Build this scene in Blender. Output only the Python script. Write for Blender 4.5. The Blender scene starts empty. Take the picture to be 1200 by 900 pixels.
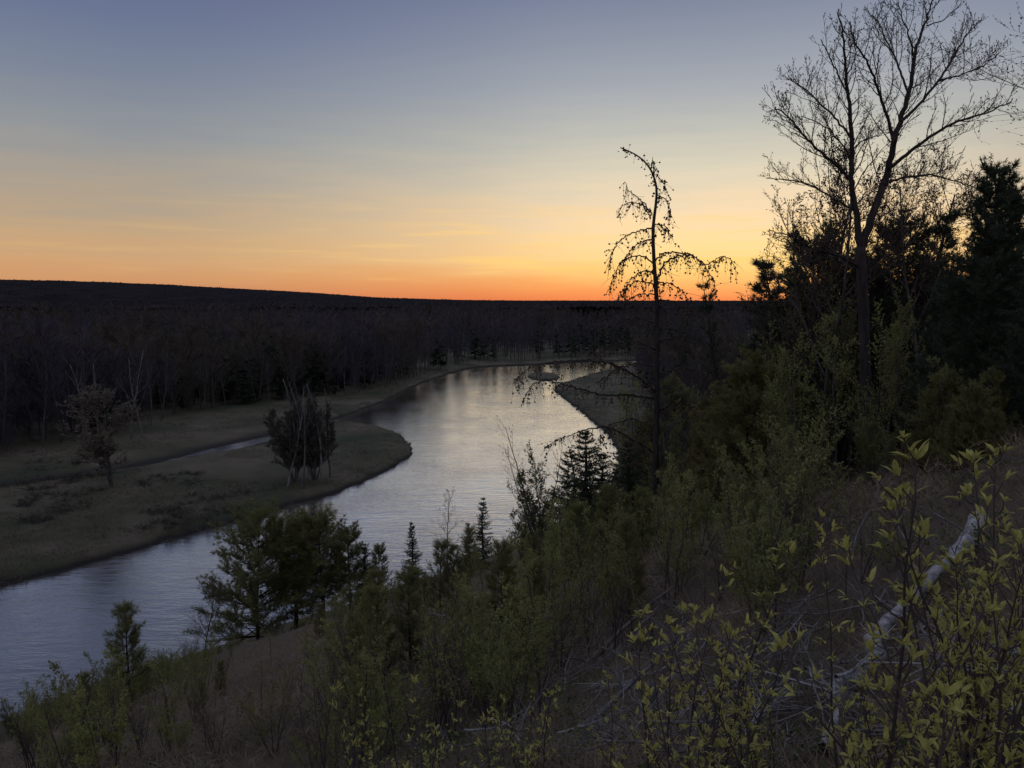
import bpy, math, random
import numpy as np
from mathutils import Vector, Matrix

R = math.radians
sc = bpy.context.scene
COL = sc.collection
EYE = 30.0
PITCH = 6.2
FPX = 906.0            # focal length in pixels of the 1200 x 900 photograph

# ------------------------------------------------------------------ camera
cam_d = bpy.data.cameras.new("camera")
cam = bpy.data.objects.new("camera", cam_d)
COL.objects.link(cam)
cam.location = (0, 0, EYE)
cam.rotation_euler = (R(90 - PITCH), 0, 0)
cam_d.sensor_width = 36
cam_d.lens = 36 * FPX / 1200
cam_d.clip_start = 0.05
cam_d.clip_end = 30000
sc.camera = cam

# ------------------------------------------------------------------ sky (dusk ahead, brightened overhead and behind as fill light) and the last of the sun
SUN_AZ = 15.0           # degrees to the right of straight ahead (+Y)
SUN_EL = 0.4
w = bpy.data.worlds.new("World")
sc.world = w
w.use_nodes = True
nt = w.node_tree
nt.nodes.clear()
def N(tree, kind, **kw):
    n = tree.nodes.new(kind)
    for k, v in kw.items():
        setattr(n, k, v)
    return n
def s2l(c):
    out = []
    for v in c:
        v = v / 255.0
        out.append(v / 12.92 if v <= 0.04045 else ((v + 0.055) / 1.055) ** 2.4)
    return tuple(out) + (1.0,)
def math_node(tree, op, a, b=None, clamp=False):
    n = N(tree, 'ShaderNodeMath', operation=op, use_clamp=clamp)
    for i, v in enumerate((a, b)):
        if v is None: continue
        if isinstance(v, (int, float)): n.inputs[i].default_value = v
        else: tree.links.new(v, n.inputs[i])
    return n.outputs[0]
def ramp(tree, fac, stops, interp='LINEAR'):
    n = N(tree, 'ShaderNodeValToRGB')
    n.color_ramp.interpolation = interp
    els = n.color_ramp.elements
    while len(els) < len(stops): els.new(0.5)
    for e, (p, c) in zip(els, stops):
        e.position = p; e.color = c
    if fac is not None: tree.links.new(fac, n.inputs[0])
    return n.outputs[0]
def mixc(tree, fac, a, b, blend='MIX'):
    n = N(tree, 'ShaderNodeMix', data_type='RGBA', blend_type=blend)
    for s, v in ((n.inputs[0], fac), (n.inputs[6], a), (n.inputs[7], b)):
        if isinstance(v, (int, float)): s.default_value = v
        elif isinstance(v, tuple): s.default_value = v
        else: tree.links.new(v, s)
    return n.outputs[2]
tc = N(nt, 'ShaderNodeTexCoord')
sep = N(nt, 'ShaderNodeSeparateXYZ')
nt.links.new(tc.outputs['Generated'], sep.inputs[0])
elev = math_node(nt, 'ARCSINE', sep.outputs[2])                      # radians
# thin streaks of cirrus near the horizon bend the gradient a little
mp = N(nt, 'ShaderNodeMapping')
mp.inputs['Scale'].default_value = (3.0, 3.0, 34.0)
mp.inputs['Rotation'].default_value = (0.03, 0.05, 0)
nt.links.new(tc.outputs['Generated'], mp.inputs[0])
ns = N(nt, 'ShaderNodeTexNoise'); ns.inputs['Scale'].default_value = 2.2; ns.inputs['Detail'].default_value = 5; ns.inputs['Roughness'].default_value = 0.55
nt.links.new(mp.outputs[0], ns.inputs['Vector'])
wob = math_node(nt, 'MULTIPLY', math_node(nt, 'SUBTRACT', ns.outputs[0], 0.5), 0.075)
band = math_node(nt, 'MULTIPLY', math_node(nt, 'MULTIPLY', elev, 9.0, True), math_node(nt, 'SUBTRACT', 1.25, math_node(nt, 'MULTIPLY', elev, 4.0), True))
elev2 = math_node(nt, 'ADD', elev, math_node(nt, 'MULTIPLY', wob, band))
# ramp position: 0..1 over -2 .. 48 degrees
pos = math_node(nt, 'DIVIDE', math_node(nt, 'ADD', elev2, R(2)), R(50), True)
def P_(deg): return (deg + 2) / 50.0
SKY_SUN = [(-2, (214, 108, 66)), (0, (234, 122, 68)), (.7, (241, 144, 80)), (1.6, (247, 175, 103)), (3.0, (248, 203, 140)), (5.2, (241, 208, 161)),
           (7.8, (218, 202, 175)), (10.8, (188, 186, 174)), (14.3, (160, 164, 170)), (17.6, (137, 144, 159)), (20.5, (117, 126, 149)), (28, (118, 126, 150)), (44, (158, 167, 196)), (48, (160, 169, 199))]  # top stops of each front ramp, out of view, lifted to light the foreground
SKY_SIDE = [(-2, (185, 114, 80)), (0, (190, 126, 90)), (1.4, (201, 147, 102)), (2.6, (200, 157, 114)), (4.2, (189, 159, 124)), (6, (173, 155, 133)),
            (8, (161, 152, 140)), (10.8, (140, 144, 148)), (14.3, (119, 128, 146)), (17.6, (102, 113, 141)), (20.5, (93, 103, 135)), (28, (106, 115, 144)), (44, (158, 167, 196)), (48, (160, 169, 199))]
SKY_CORE = [(-2, (222, 116, 66)), (0, (240, 138, 80)), (.9, (249, 170, 96)), (2.0, (254, 205, 122)), (3.8, (252, 216, 150)), (6, (242, 213, 172)), (9, (214, 204, 180)), (12, (184, 184, 176)), (14.3, (162, 166, 172)), (17.6, (138, 145, 160)), (20.5, (117, 126, 149)), (28, (118, 126, 150)), (44, (158, 167, 196)), (48, (160, 169, 199))]
SKY_BACK = [(-2, (112, 108, 124)), (0, (142, 136, 152)), (6, (198, 182, 190)), (14, (190, 183, 200)), (26, (168, 172, 197)), (48, (160, 169, 199))]  # rear sky, never in view, raised above dusk level to fill the foreground
def rp(st): return ramp(nt, pos, [(P_(d), s2l(c)) for d, c in st])
c_sun, c_side, c_back = rp(SKY_SUN), rp(SKY_SIDE), rp(SKY_BACK)
# azimuth: cosine of the horizontal angle to the sunset
hl = math_node(nt, 'SQRT', math_node(nt, 'ADD', math_node(nt, 'MULTIPLY', sep.outputs[0], sep.outputs[0]), math_node(nt, 'ADD', math_node(nt, 'MULTIPLY', sep.outputs[1], sep.outputs[1]), 1e-6)))
dsun = math_node(nt, 'ADD', math_node(nt, 'MULTIPLY', sep.outputs[0], math.sin(R(SUN_AZ))), math_node(nt, 'MULTIPLY', sep.outputs[1], math.cos(R(SUN_AZ))))
caz = math_node(nt, 'DIVIDE', dsun, hl)
ang = math_node(nt, 'ARCCOSINE', math_node(nt, 'MINIMUM', caz, 0.99999))
def smooth(val, a, b):
    n = N(nt, 'ShaderNodeMapRange', interpolation_type='SMOOTHSTEP')
    nt.links.new(val, n.inputs[0])
    n.inputs[1].default_value = a; n.inputs[2].default_value = b
    return n.outputs[0]
front = mixc(nt, smooth(ang, R(4), R(42)), c_sun, c_side)
front = mixc(nt, smooth(ang, R(20), R(1)), front, rp(SKY_CORE))
mp2 = N(nt, 'ShaderNodeMapping'); mp2.inputs['Scale'].default_value = (4.0, 4.0, 60.0); mp2.inputs['Rotation'].default_value = (-.05, .03, .4)
nt.links.new(tc.outputs['Generated'], mp2.inputs[0])
ns2 = N(nt, 'ShaderNodeTexNoise'); ns2.inputs['Scale'].default_value = 1.6; ns2.inputs['Detail'].default_value = 4
nt.links.new(mp2.outputs[0], ns2.inputs['Vector'])
cir = math_node(nt, 'MULTIPLY', math_node(nt, 'MULTIPLY', smooth(ns2.outputs[0], .50, .72), smooth(elev, R(.6), R(2.4))), math_node(nt, 'SUBTRACT', 1.0, smooth(elev, R(3.5), R(9))))
cir = math_node(nt, 'MULTIPLY', cir, math_node(nt, 'SUBTRACT', .5, math_node(nt, 'MULTIPLY', smooth(ang, R(8), R(40)), .4)))
front = mixc(nt, cir, front, s2l((255, 208, 112)))
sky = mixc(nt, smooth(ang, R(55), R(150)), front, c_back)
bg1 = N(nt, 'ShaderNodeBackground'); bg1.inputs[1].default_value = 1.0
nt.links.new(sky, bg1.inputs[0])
sk = N(nt, 'ShaderNodeTexSky', sky_type='NISHITA')
sk.sun_disc = False
sk.sun_elevation = R(SUN_EL); sk.sun_rotation = R(SUN_AZ); sk.altitude = 300; sk.dust_density = 2.0
bg2 = N(nt, 'ShaderNodeBackground'); bg2.inputs[1].default_value = 0.0006
nt.links.new(sk.outputs[0], bg2.inputs[0])
add = N(nt, 'ShaderNodeAddShader')
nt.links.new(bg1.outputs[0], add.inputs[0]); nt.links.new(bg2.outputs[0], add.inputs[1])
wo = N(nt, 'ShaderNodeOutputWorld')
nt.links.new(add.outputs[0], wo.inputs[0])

sun_d = bpy.data.lights.new("sun", 'SUN')
sun_d.energy = 0.12
sun_d.angle = R(3)
sun_d.color = (1.0, 0.5, 0.22)
sun = bpy.data.objects.new("sun", sun_d)
COL.objects.link(sun)
sdir = Vector((math.sin(R(SUN_AZ)) * math.cos(R(SUN_EL)), math.cos(R(SUN_AZ)) * math.cos(R(SUN_EL)), math.sin(R(SUN_EL))))
sun.rotation_euler = sdir.to_track_quat('Z', 'Y').to_euler()
sun.location = sdir * 200 + Vector((0, 0, 60))

vs = sc.view_settings
vs.view_transform = 'Standard'
vs.look = 'None'
vs.exposure = 0.14
vs.gamma = 1.0
vs.use_curve_mapping = False
sc.cycles.max_bounces = 5
sc.cycles.diffuse_bounces = 3
sc.cycles.glossy_bounces = 3
sc.cycles.transmission_bounces = 3

# ------------------------------------------------------------------ numbers
rs = np.random.RandomState
def vnoise(x, y, seed=0):
    """smooth value noise in [0,1]"""
    x = np.asarray(x, float); y = np.asarray(y, float)
    xi = np.floor(x).astype(np.int64); yi = np.floor(y).astype(np.int64)
    fx = x - xi; fy = y - yi
    fx = fx * fx * (3 - 2 * fx); fy = fy * fy * (3 - 2 * fy)
    def h(a, b):
        n = (a * 374761393 + b * 668265263 + seed * 982451653) & 0x7fffffff
        n = ((n ^ (n >> 13)) * 1274126177) & 0x7fffffff
        return ((n ^ (n >> 16)) & 0xffff) / 65535.0
    return (h(xi, yi) * (1 - fx) + h(xi + 1, yi) * fx) * (1 - fy) + (h(xi, yi + 1) * (1 - fx) + h(xi + 1, yi + 1) * fx) * fy
def fbm(x, y, seed=0, o=4):
    a = 0.5; t = 0; s = 0
    for k in range(o):
        t = t + a * vnoise(x * 2 ** k, y * 2 ** k, seed + k); s += a; a *= 0.5
    return t / s
def sstep(a, b, x):
    t = np.clip((x - a) / (b - a), 0, 1)
    return t * t * (3 - 2 * t)

NEAR_BANK = [(-420, -190), (-200, -75), (-90, 8), (-60, 28), (-42, 44), (-33, 56), (-24, 66), (-12, 77), (0, 90), (11, 108), (18, 130), (22.5, 160), (19.5, 196), (16, 235), (13.5, 262),
             (18, 275), (30, 306), (51, 352), (80, 366), (120, 370), (170, 415), (203, 495), (196, 575), (150, 610), (90, 660)]
FAR_BANK = [(75, 645), (128, 590), (165, 560), (168, 495), (145, 435), (105, 394), (75, 388), (40, 380), (16, 362), (-6, 352), (-19, 342), (-29, 300), (-35, 263), (-38, 225), (-43, 200), (-46, 190), (-39, 186),
            (-32, 181), (-24, 168), (-20.5, 155), (-19.5, 148), (-21, 139), (-26, 121), (-35, 107), (-45, 91), (-53, 79), (-75, 62), (-130, 20), (-230, -50), (-450, -165)]
RIVER = np.array(NEAR_BANK + FAR_BANK, float)
TOE = np.array([(-420, -192), (-200, -77), (-90, 6), (-60, 26), (-42, 42), (-33, 54), (-24, 64), (-12, 75), (0, 87), (13, 104), (32, 128), (66, 156), (130, 182), (320, 225), (900, 300)], float)
CHANNEL = np.array([(-45, 190), (-48, 181), (-53, 167), (-57.5, 155), (-63, 145), (-71, 133), (-82, 122), (-100, 108), (-122, 96), (-170, 62)], float)
def chaikin(p, closed=False, n=2):
    for _ in range(n):
        q = np.roll(p, -1, 0) if closed else p[1:]
        b = p if closed else p[:-1]
        a = np.empty((2 * len(b), 2)); a[0::2] = .75 * b + .25 * q; a[1::2] = .25 * b + .75 * q
        p = a if closed else np.vstack([p[:1], a, p[-1:]])
    return p
RIVER = chaikin(RIVER, True, 1)
TOE = chaikin(TOE, False, 2)
CHANNEL = chaikin(CHANNEL, False, 2)
def polydist(x, y, poly, closed):
    """distance to a polyline, and the side (cross product sign) of the nearest segment: right side is negative"""
    A = poly; B = np.roll(poly, -1, 0) if closed else poly[1:]
    A = A if closed else A[:-1]
    best = np.full(x.shape, 1e18); side = np.zeros(x.shape)
    for (ax, ay), (bx, by) in zip(A, B):
        dx, dy = bx - ax, by - ay
        l2 = dx * dx + dy * dy + 1e-12
        t = np.clip(((x - ax) * dx + (y - ay) * dy) / l2, 0, 1)
        d = (x - ax - t * dx) ** 2 + (y - ay - t * dy) ** 2
        m = d < best
        best = np.where(m, d, best)
        side = np.where(m, dx * (y - ay) - dy * (x - ax), side)
    return np.sqrt(best), side
def inside(x, y, poly):
    c = np.zeros(x.shape, bool)
    B = np.roll(poly, -1, 0)
    for (ax, ay), (bx, by) in zip(poly, B):
        if ay == by: continue
        c ^= ((ay > y) != (by > y)) & (x < (bx - ax) * (y - ay) / (by - ay) + ax)
    return c
PROF_D = np.array([0, 3, 12, 25.5, 40.7, 51.7, 56, 59, 62, 66, 90, 400])
PROF_H = np.array([0.4, 1.0, 5.2, 12, 19, 23.9, 26.2, 27.7, 28.5, 28.9, 29.2, 29.6])
def river_info(x, y):
    d, _ = polydist(x, y, RIVER, True)
    d = d + (fbm(x / 3.0, y / 3.0, 77, 3) - .5) * 2.6
    return np.where(inside(x, y, RIVER), -d, d)
def ground(x, y):
    shape = np.shape(x)
    x = np.atleast_1d(np.asarray(x, float)).ravel(); y = np.atleast_1d(np.asarray(y, float)).ravel()
    r = np.hypot(x, y)
    dr = river_info(x, y)
    fp = 1.15 + 0.7 * (fbm(x / 22, y / 22, 3) - .4) + 0.25 * (fbm(x / 3, y / 3, 9, 3) - .5)
    bank = fp * sstep(0, 1.3, dr) * 0.75 + 0.25 * fp * sstep(1, 9, dr)
    bank = np.where(dr > 200, fp, bank)
    h = np.where(dr > 0, bank + 0.02, np.maximum(-2.0, dr * 0.5))
    dc, _ = polydist(x, y, CHANNEL, False)
    wid = np.interp(y, [90, 120, 138, 146, 152, 165, 178, 190], [-1.6, -1.6, -1.6, -.8, 1.0, .7, -.8, .8])
    dc = dc + (fbm(x / 4, y / 4, 71, 3) - .5) * 1.2
    h = np.where(dr > -2, np.minimum(h, -0.3 + 1.5 * np.clip((dc - wid) / 7.5, 0, 5)), h)
    ie = np.hypot((x - 12.5) / 6.5, (y - 302) / 15)
    h = np.where(ie < 1.15, np.maximum(h, -0.5 + 1.3 * sstep(1.12, .75, ie)), h)
    dt, sd = polydist(x, y, TOE, False)
    dt = np.where(sd < 0, dt, -dt)
    bl = np.interp(dt, PROF_D, PROF_H) + np.clip(0.03 * x, -.2, .5) * sstep(30, 50, dt)
    rough = (fbm(x / 9, y / 9, 21) - .5) * 2.2 * sstep(2, 14, dt) * sstep(2, 14, r) + (fbm(x / 1.6, y / 1.6, 31, 3) - .5) * 0.55 * sstep(1.5, 5, r)
    bl = np.minimum(bl + rough, 29.6)
    h = np.where(dt > 0, np.maximum(h, bl), h)
    az = np.degrees(np.arctan2(x, y))
    amp = np.interp(az, [-60, -33.5, -26, -18.3, -14, -9.4, -4, 0, 20, 60], [104, 97, 86, 60, 42, 20, 8, 4, 3, 6])
    h = h + np.where(r > 350, 3.0 * sstep(350, 900, r) + amp * sstep(900, 4200, r) * (0.93 + .12 * fbm(az / 5 + 40, r / 900, 5)), 0)
    return h.reshape(shape)
def g1(x, y): return float(ground(np.array([x]), np.array([y]))[0])

cp, sp = math.cos(R(PITCH)), math.sin(R(PITCH))
def ray(px, py):
    a, b = (px - 600) / FPX, (450 - py) / FPX
    return np.array([a, cp + b * sp, -sp + b * cp])
def at(px, py, Y):
    """the point seen at a photograph pixel, Y metres ahead"""
    d = ray(px, py)
    return np.array([0, 0, EYE]) + d * (Y / d[1])
def hit(px, py, far=400.0):
    """where a line of sight meets the ground"""
    d = ray(px, py)
    t = np.geomspace(1.2, far, 900)
    p = d[None] * t[:, None]
    z = EYE + p[:, 2]
    k = np.argmax(z < ground(p[:, 0], p[:, 1]))
    t = t[k] if k else far
    return np.array([d[0] * t, d[1] * t, EYE + d[2] * t])

# ------------------------------------------------------------------ mesh building
class MB:
    def __init__(s):
        s.v = []; s.n = 0; s.q = []; s.t = []; s.qm = []; s.tm = []; s.qs = []; s.ts = []
    def add(s, V, quads=None, tris=None, mat=0, smooth=True):
        V = np.asarray(V, float).reshape(-1, 3)
        if quads is not None and len(quads):
            quads = np.asarray(quads); s.q.append(quads + s.n); s.qm.append(np.full(len(quads), mat)); s.qs.append(np.full(len(quads), smooth))
        if tris is not None and len(tris):
            tris = np.asarray(tris); s.t.append(tris + s.n); s.tm.append(np.full(len(tris), mat)); s.ts.append(np.full(len(tris), smooth))
        s.v.append(V); s.n += len(V)
    def tube(s, P, rad, k=5, mat=0, cap=True):
        P = np.asarray(P, float); n = len(P)
        rad = np.broadcast_to(np.asarray(rad, float), (n,))
        T = np.gradient(P, axis=0)
        T /= np.linalg.norm(T, axis=1)[:, None] + 1e-12
        ref = np.array([.31, .87, .23]) if abs(T[:, 2]).mean() > .6 else np.array([.12, .17, .97])
        U = np.cross(T, ref); U /= np.linalg.norm(U, axis=1)[:, None] + 1e-12
        W = np.cross(T, U)
        a = np.arange(k) * 2 * np.pi / k
        V = P[:, None] + rad[:, None, None] * (np.cos(a)[None, :, None] * U[:, None] + np.sin(a)[None, :, None] * W[:, None])
        i = np.arange(n - 1)[:, None] * k; j = np.arange(k)[None]; j2 = (j + 1) % k
        q = np.stack([i + j, i + j2, i + k + j2, i + k + j], -1).reshape(-1, 4)
        V = V.reshape(-1, 3)
        tr = None
        if cap:
            V = np.vstack([V, P[-1:] + T[-1:] * rad[-1] * .5])
            m = len(V) - 1
            e = (n - 1) * k
            tr = np.stack([e + np.arange(k), e + (np.arange(k) + 1) % k, np.full(k, m)], -1)
        s.add(V, q, tr, mat)
    def stamp(s, tv, tq, tt, O, X, Y, Z, mat=0, smooth=False):
        """copies of a template at origins O with axis vectors X, Y, Z"""
        O = np.asarray(O); n = len(O)
        if n == 0: return
        tv = np.asarray(tv, float)
        V = O[:, None] + tv[None, :, 0:1] * X[:, None] + tv[None, :, 1:2] * Y[:, None] + tv[None, :, 2:3] * Z[:, None]
        off = (np.arange(n) * len(tv))[:, None, None]
        q = (np.asarray(tq)[None] + off).reshape(-1, 4) if tq is not None and len(tq) else None
        t = (np.asarray(tt)[None] + off).reshape(-1, 3) if tt is not None and len(tt) else None
        s.add(V.reshape(-1, 3), q, t, mat, smooth)
    def arrays(s):
        V = np.vstack(s.v)
        q = np.vstack(s.q) if s.q else np.zeros((0, 4), int)
        t = np.vstack(s.t) if s.t else np.zeros((0, 3), int)
        qm = np.concatenate(s.qm) if s.qm else np.zeros(0, int)
        tm = np.concatenate(s.tm) if s.tm else np.zeros(0, int)
        return V, q, t, qm, tm
    def mesh(s, name, mats):
        V, q, t, qm, tm = s.arrays()
        me = bpy.data.meshes.new(name)
        me.vertices.add(len(V)); me.vertices.foreach_set('co', V.astype(np.float32).ravel())
        loops = np.concatenate([q.ravel(), t.ravel()]).astype(np.int32)
        me.loops.add(len(loops)); me.loops.foreach_set('vertex_index', loops)
        starts = np.concatenate([np.arange(len(q)) * 4, len(q) * 4 + np.arange(len(t)) * 3]).astype(np.int32)
        me.polygons.add(len(starts)); me.polygons.foreach_set('loop_start', starts)
        me.polygons.foreach_set('material_index', np.concatenate([qm, tm]).astype(np.int32))
        sm = np.concatenate(s.qs + s.ts) if (s.qs or s.ts) else np.zeros(0, bool)
        me.polygons.foreach_set('use_smooth', sm.astype(bool))
        for m in (mats if isinstance(mats, (list, tuple)) else [mats]): me.materials.append(m)
        me.update(calc_edges=True)
        return me
def frames(D, rng, up=None):
    """unit axes along D with a random (or up-leaning) roll"""
    D = D / (np.linalg.norm(D, axis=1)[:, None] + 1e-12)
    ref = rng.normal(size=D.shape) if up is None else np.tile(np.array(up, float), (len(D), 1)) + rng.normal(size=D.shape) * .35
    S = np.cross(D, ref); S /= np.linalg.norm(S, axis=1)[:, None] + 1e-12
    return D, S, np.cross(S, D) * -1.0

def link(name, data, parent=None):
    o = bpy.data.objects.new(name, data)
    COL.objects.link(o)
    if parent is not None: o.parent = parent
    return o
def tag(o, label=None, cat=None, group=None, kind=None):
    if label: o['label'] = label
    if cat: o['category'] = cat
    if group: o['group'] = group
    if kind: o['kind'] = kind
    return o
def thing(name, parts, label, cat, loc, rz=0.0, scale=1.0, group=None, rot=None):
    """an Empty at the thing's base over its part meshes: parts = [(name, mesh)], or a tree (name, mesh, [(name, mesh)])"""
    e = link(name, None)
    e.empty_display_size = 0.3
    e.location = loc
    e.rotation_euler = rot if rot is not None else (0, 0, rz)
    e.scale = (scale,) * 3 if isinstance(scale, (int, float)) else scale
    tag(e, label, cat, group)
    for p in parts:
        o = link(p[0], p[1], e)
        for c in (p[2] if len(p) > 2 else ()):
            link(c[0], c[1], o)
    return e

# ------------------------------------------------------------------ materials
def material(name):
    m = bpy.data.materials.new(name); m.use_nodes = True
    t = m.node_tree
    b = t.nodes['Principled BSDF']
    b.inputs['Roughness'].default_value = 0.9
    b.inputs['Specular IOR Level'].default_value = 0.15
    return m, t, b
def noise(t, scale, detail=4, rough=.6, coord='Object', stretch=None):
    c = N(t, 'ShaderNodeTexCoord')
    n = N(t, 'ShaderNodeTexNoise')
    n.inputs['Scale'].default_value = scale; n.inputs['Detail'].default_value = detail; n.inputs['Roughness'].default_value = rough
    src = c.outputs[coord]
    if stretch:
        mpn = N(t, 'ShaderNodeMapping'); mpn.inputs['Scale'].default_value = stretch
        t.links.new(src, mpn.inputs[0]); src = mpn.outputs[0]
    t.links.new(src, n.inputs['Vector'])
    return n.outputs[0]
def bump(t, b, h, strength, dist):
    n = N(t, 'ShaderNodeBump'); n.inputs['Strength'].default_value = strength; n.inputs['Distance'].default_value = dist
    t.links.new(h, n.inputs['Height']); t.links.new(n.outputs[0], b.inputs['Normal'])
def wood(name, c1, c2, scale=6, stretch=(1, 1, .25), bd=.02, lo=.35, hi=.68):
    m, t, b = material(name)
    f = noise(t, scale, 6, .65, stretch=stretch)
    t.links.new(ramp(t, f, [(lo, c1 + (1,)), (hi, c2 + (1,))]), b.inputs['Base Color'])
    bump(t, b, f, .8, bd)
    return m
def leafy(name, c1, c2, trans=.3, scale=1.2, rough=.75, hue=None):
    """foliage: colour wanders between two greens from clump to clump and from plant to plant, some light passes through"""
    m, t, b = material(name)
    f = noise(t, scale, 3)
    oi = N(t, 'ShaderNodeObjectInfo')
    col = ramp(t, f, [(.3, c1 + (1,)), (.7, c2 + (1,))])
    if hue: col = mixc(t, math_node(t, 'MULTIPLY', oi.outputs['Random'], .75), col, hue + (1,))
    b.inputs['Roughness'].default_value = rough
    t.links.new(col, b.inputs['Base Color'])
    if trans > 0:
        tr = N(t, 'ShaderNodeBsdfTranslucent'); t.links.new(col, tr.inputs[0])
        mx = N(t, 'ShaderNodeMixShader'); mx.inputs[0].default_value = trans
        t.links.new(b.outputs[0], mx.inputs[1]); t.links.new(tr.outputs[0], mx.inputs[2])
        t.links.new(mx.outputs[0], t.nodes['Material Output'].inputs[0])
    return m
BARK = wood("dark_bark", (.014, .012, .011), (.048, .041, .036))
BARK_PALE = wood("pale_bark", (.05, .048, .046), (.19, .182, .17), 3)
BARK_GREY = wood("grey_bark", (.035, .032, .03), (.10, .092, .085), 4)
TWIG = wood("twig_bark", (.035, .03, .028), (.075, .06, .055), 2)
WEATHERED = wood("weathered_wood", (.10, .097, .095), (.34, .33, .32), 14, (1, 1, 1), .012)
DEADWOOD = wood("dead_wood", (.055, .05, .048), (.16, .15, .145), 8, (1, 1, .5), .01)
ROTTEN = wood("rotten_wood", (.05, .045, .042), (.15, .135, .12), 8, (1, 1, .3), .02)
BUD = wood("bud", (.05, .035, .025), (.09, .07, .04), 2)
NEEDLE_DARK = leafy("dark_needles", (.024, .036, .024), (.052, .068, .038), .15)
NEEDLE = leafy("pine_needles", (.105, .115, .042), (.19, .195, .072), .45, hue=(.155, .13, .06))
NEEDLE_PALE = leafy("blue_green_needles", (.03, .045, .028), (.07, .09, .05), .2)
LEAF = leafy("new_leaves", (.22, .215, .06), (.43, .41, .12), .42, 26, .5)
LEAF_DIM = leafy("sapling_leaves", (.13, .15, .045), (.28, .29, .095), .38, 3, .55, hue=(.14, .13, .06))
LEAF_BUSH = leafy("bush_leaves", (.065, .08, .03), (.14, .155, .056), .3, 1.5)
LEAF_RUST = leafy("rusty_leaves", (.085, .072, .052), (.16, .135, .098), .25, .6)
HAZE_TWIG = leafy("far_twigs", (.028, .029, .039), (.078, .066, .080), 0, .022)
HAZE_TWIG2 = leafy("far_brown_twigs", (.042, .037, .030), (.088, .076, .058), 0, .03)
FAR_NEEDLE = leafy("far_needles", (.012, .02, .013), (.03, .04, .024), 0, .03)
STRAW = leafy("dry_grass", (.095, .075, .048), (.24, .19, .125), .2, .6)
TURF = leafy("bank_grass", (.045, .042, .026), (.135, .11, .068), .2, .12)
MOSS = leafy("low_green", (.035, .05, .02), (.08, .10, .035), .2, 2)

# the ground: leaf litter and straw on the bluff, rough meadow on the flood plain
GROUND, t, b = material("ground")
g = N(t, 'ShaderNodeNewGeometry'); sx = N(t, 'ShaderNodeSeparateXYZ'); t.links.new(g.outputs['Position'], sx.inputs[0])
n1 = noise(t, .35, 6, .65); n2 = noise(t, 5, 8, .7); n3 = noise(t, .045, 5, .6); n4 = noise(t, 40, 4, .7)
bluff = mixc(t, n1, (.055, .043, .031, 1), (.15, .12, .085, 1))
bluff = mixc(t, math_node(t, 'MULTIPLY', n2, .75), bluff, ramp(t, n4, [(.35, (.03, .024, .018, 1)), (.65, (.19, .15, .108, 1))]))
plain = ramp(t, n3, [(.34, (.028, .044, .020, 1)), (.47, (.068, .066, .036, 1)), (.60, (.13, .105, .07, 1)), (.72, (.045, .042, .028, 1))])
plain = mixc(t, math_node(t, 'MULTIPLY', n2, .5), plain, (.05, .042, .032, 1))
mud = ramp(t, sx.outputs[2], [(0.0, (.02, .018, .015, 1)), (.5, (.035, .03, .024, 1))])
hz = N(t, 'ShaderNodeMapRange'); t.links.new(sx.outputs[2], hz.inputs[0]); hz.inputs[1].default_value = 2.2; hz.inputs[2].default_value = 4.5
lo = N(t, 'ShaderNodeMapRange'); t.links.new(sx.outputs[2], lo.inputs[0]); lo.inputs[1].default_value = .25; lo.inputs[2].default_value = .75
base = mixc(t, lo.outputs[0], mud, plain)
base = mixc(t, hz.outputs[0], base, bluff)
t.links.new(base, b.inputs['Base Color'])
bump(t, b, math_node(t, 'ADD', n2, n4), .9, .08)

# the river: dark water, wind ripples and slower swirls
WATER, t, b = material("river_water")
b.inputs['Base Color'].default_value = (.012, .014, .017, 1)
r0 = noise(t, .28, 3, .5, 'Object', (.6, 1.7, 1)); r1 = noise(t, .8, 5, .6, 'Object', (.5, 1.5, 1)); r2 = noise(t, 3.0, 4, .6, 'Object', (.6, 1.4, 1)); r3 = noise(t, .07, 3, .5, 'Object', (1, 1, 1))
hh = math_node(t, 'ADD', math_node(t, 'MULTIPLY', r1, 1.0), math_node(t, 'MULTIPLY', r2, .4))
hh = math_node(t, 'MULTIPLY', hh, math_node(t, 'ADD', math_node(t, 'MULTIPLY', r3, 1.9), .15))
hh = math_node(t, 'ADD', hh, math_node(t, 'MULTIPLY', r0, 1.3))
bn = N(t, 'ShaderNodeBump'); bn.inputs['Strength'].default_value = 1.0; bn.inputs['Distance'].default_value = .05
t.links.new(hh, bn.inputs['Height'])
gl = N(t, 'ShaderNodeBsdfGlossy'); gl.inputs['Roughness'].default_value = .05; gl.inputs['Color'].default_value = (1, .97, .93, 1)
lw = N(t, 'ShaderNodeLayerWeight'); lw.inputs['Blend'].default_value = .5
for nn in (gl, lw): t.links.new(bn.outputs[0], nn.inputs['Normal'])
fr = ramp(t, lw.outputs['Facing'], [(0.0, (.03,) * 3 + (1,)), (.35, (.10,) * 3 + (1,)), (.55, (.20,) * 3 + (1,)), (.66, (.62,) * 3 + (1,)), (.75, (.97,) * 3 + (1,)), (.92, (.99,) * 3 + (1,))])
mx = N(t, 'ShaderNodeMixShader'); t.links.new(fr, mx.inputs[0])
t.links.new(b.outputs[0], mx.inputs[1]); t.links.new(gl.outputs[0], mx.inputs[2])
t.links.new(mx.outputs[0], t.nodes['Material Output'].inputs[0])

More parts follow.
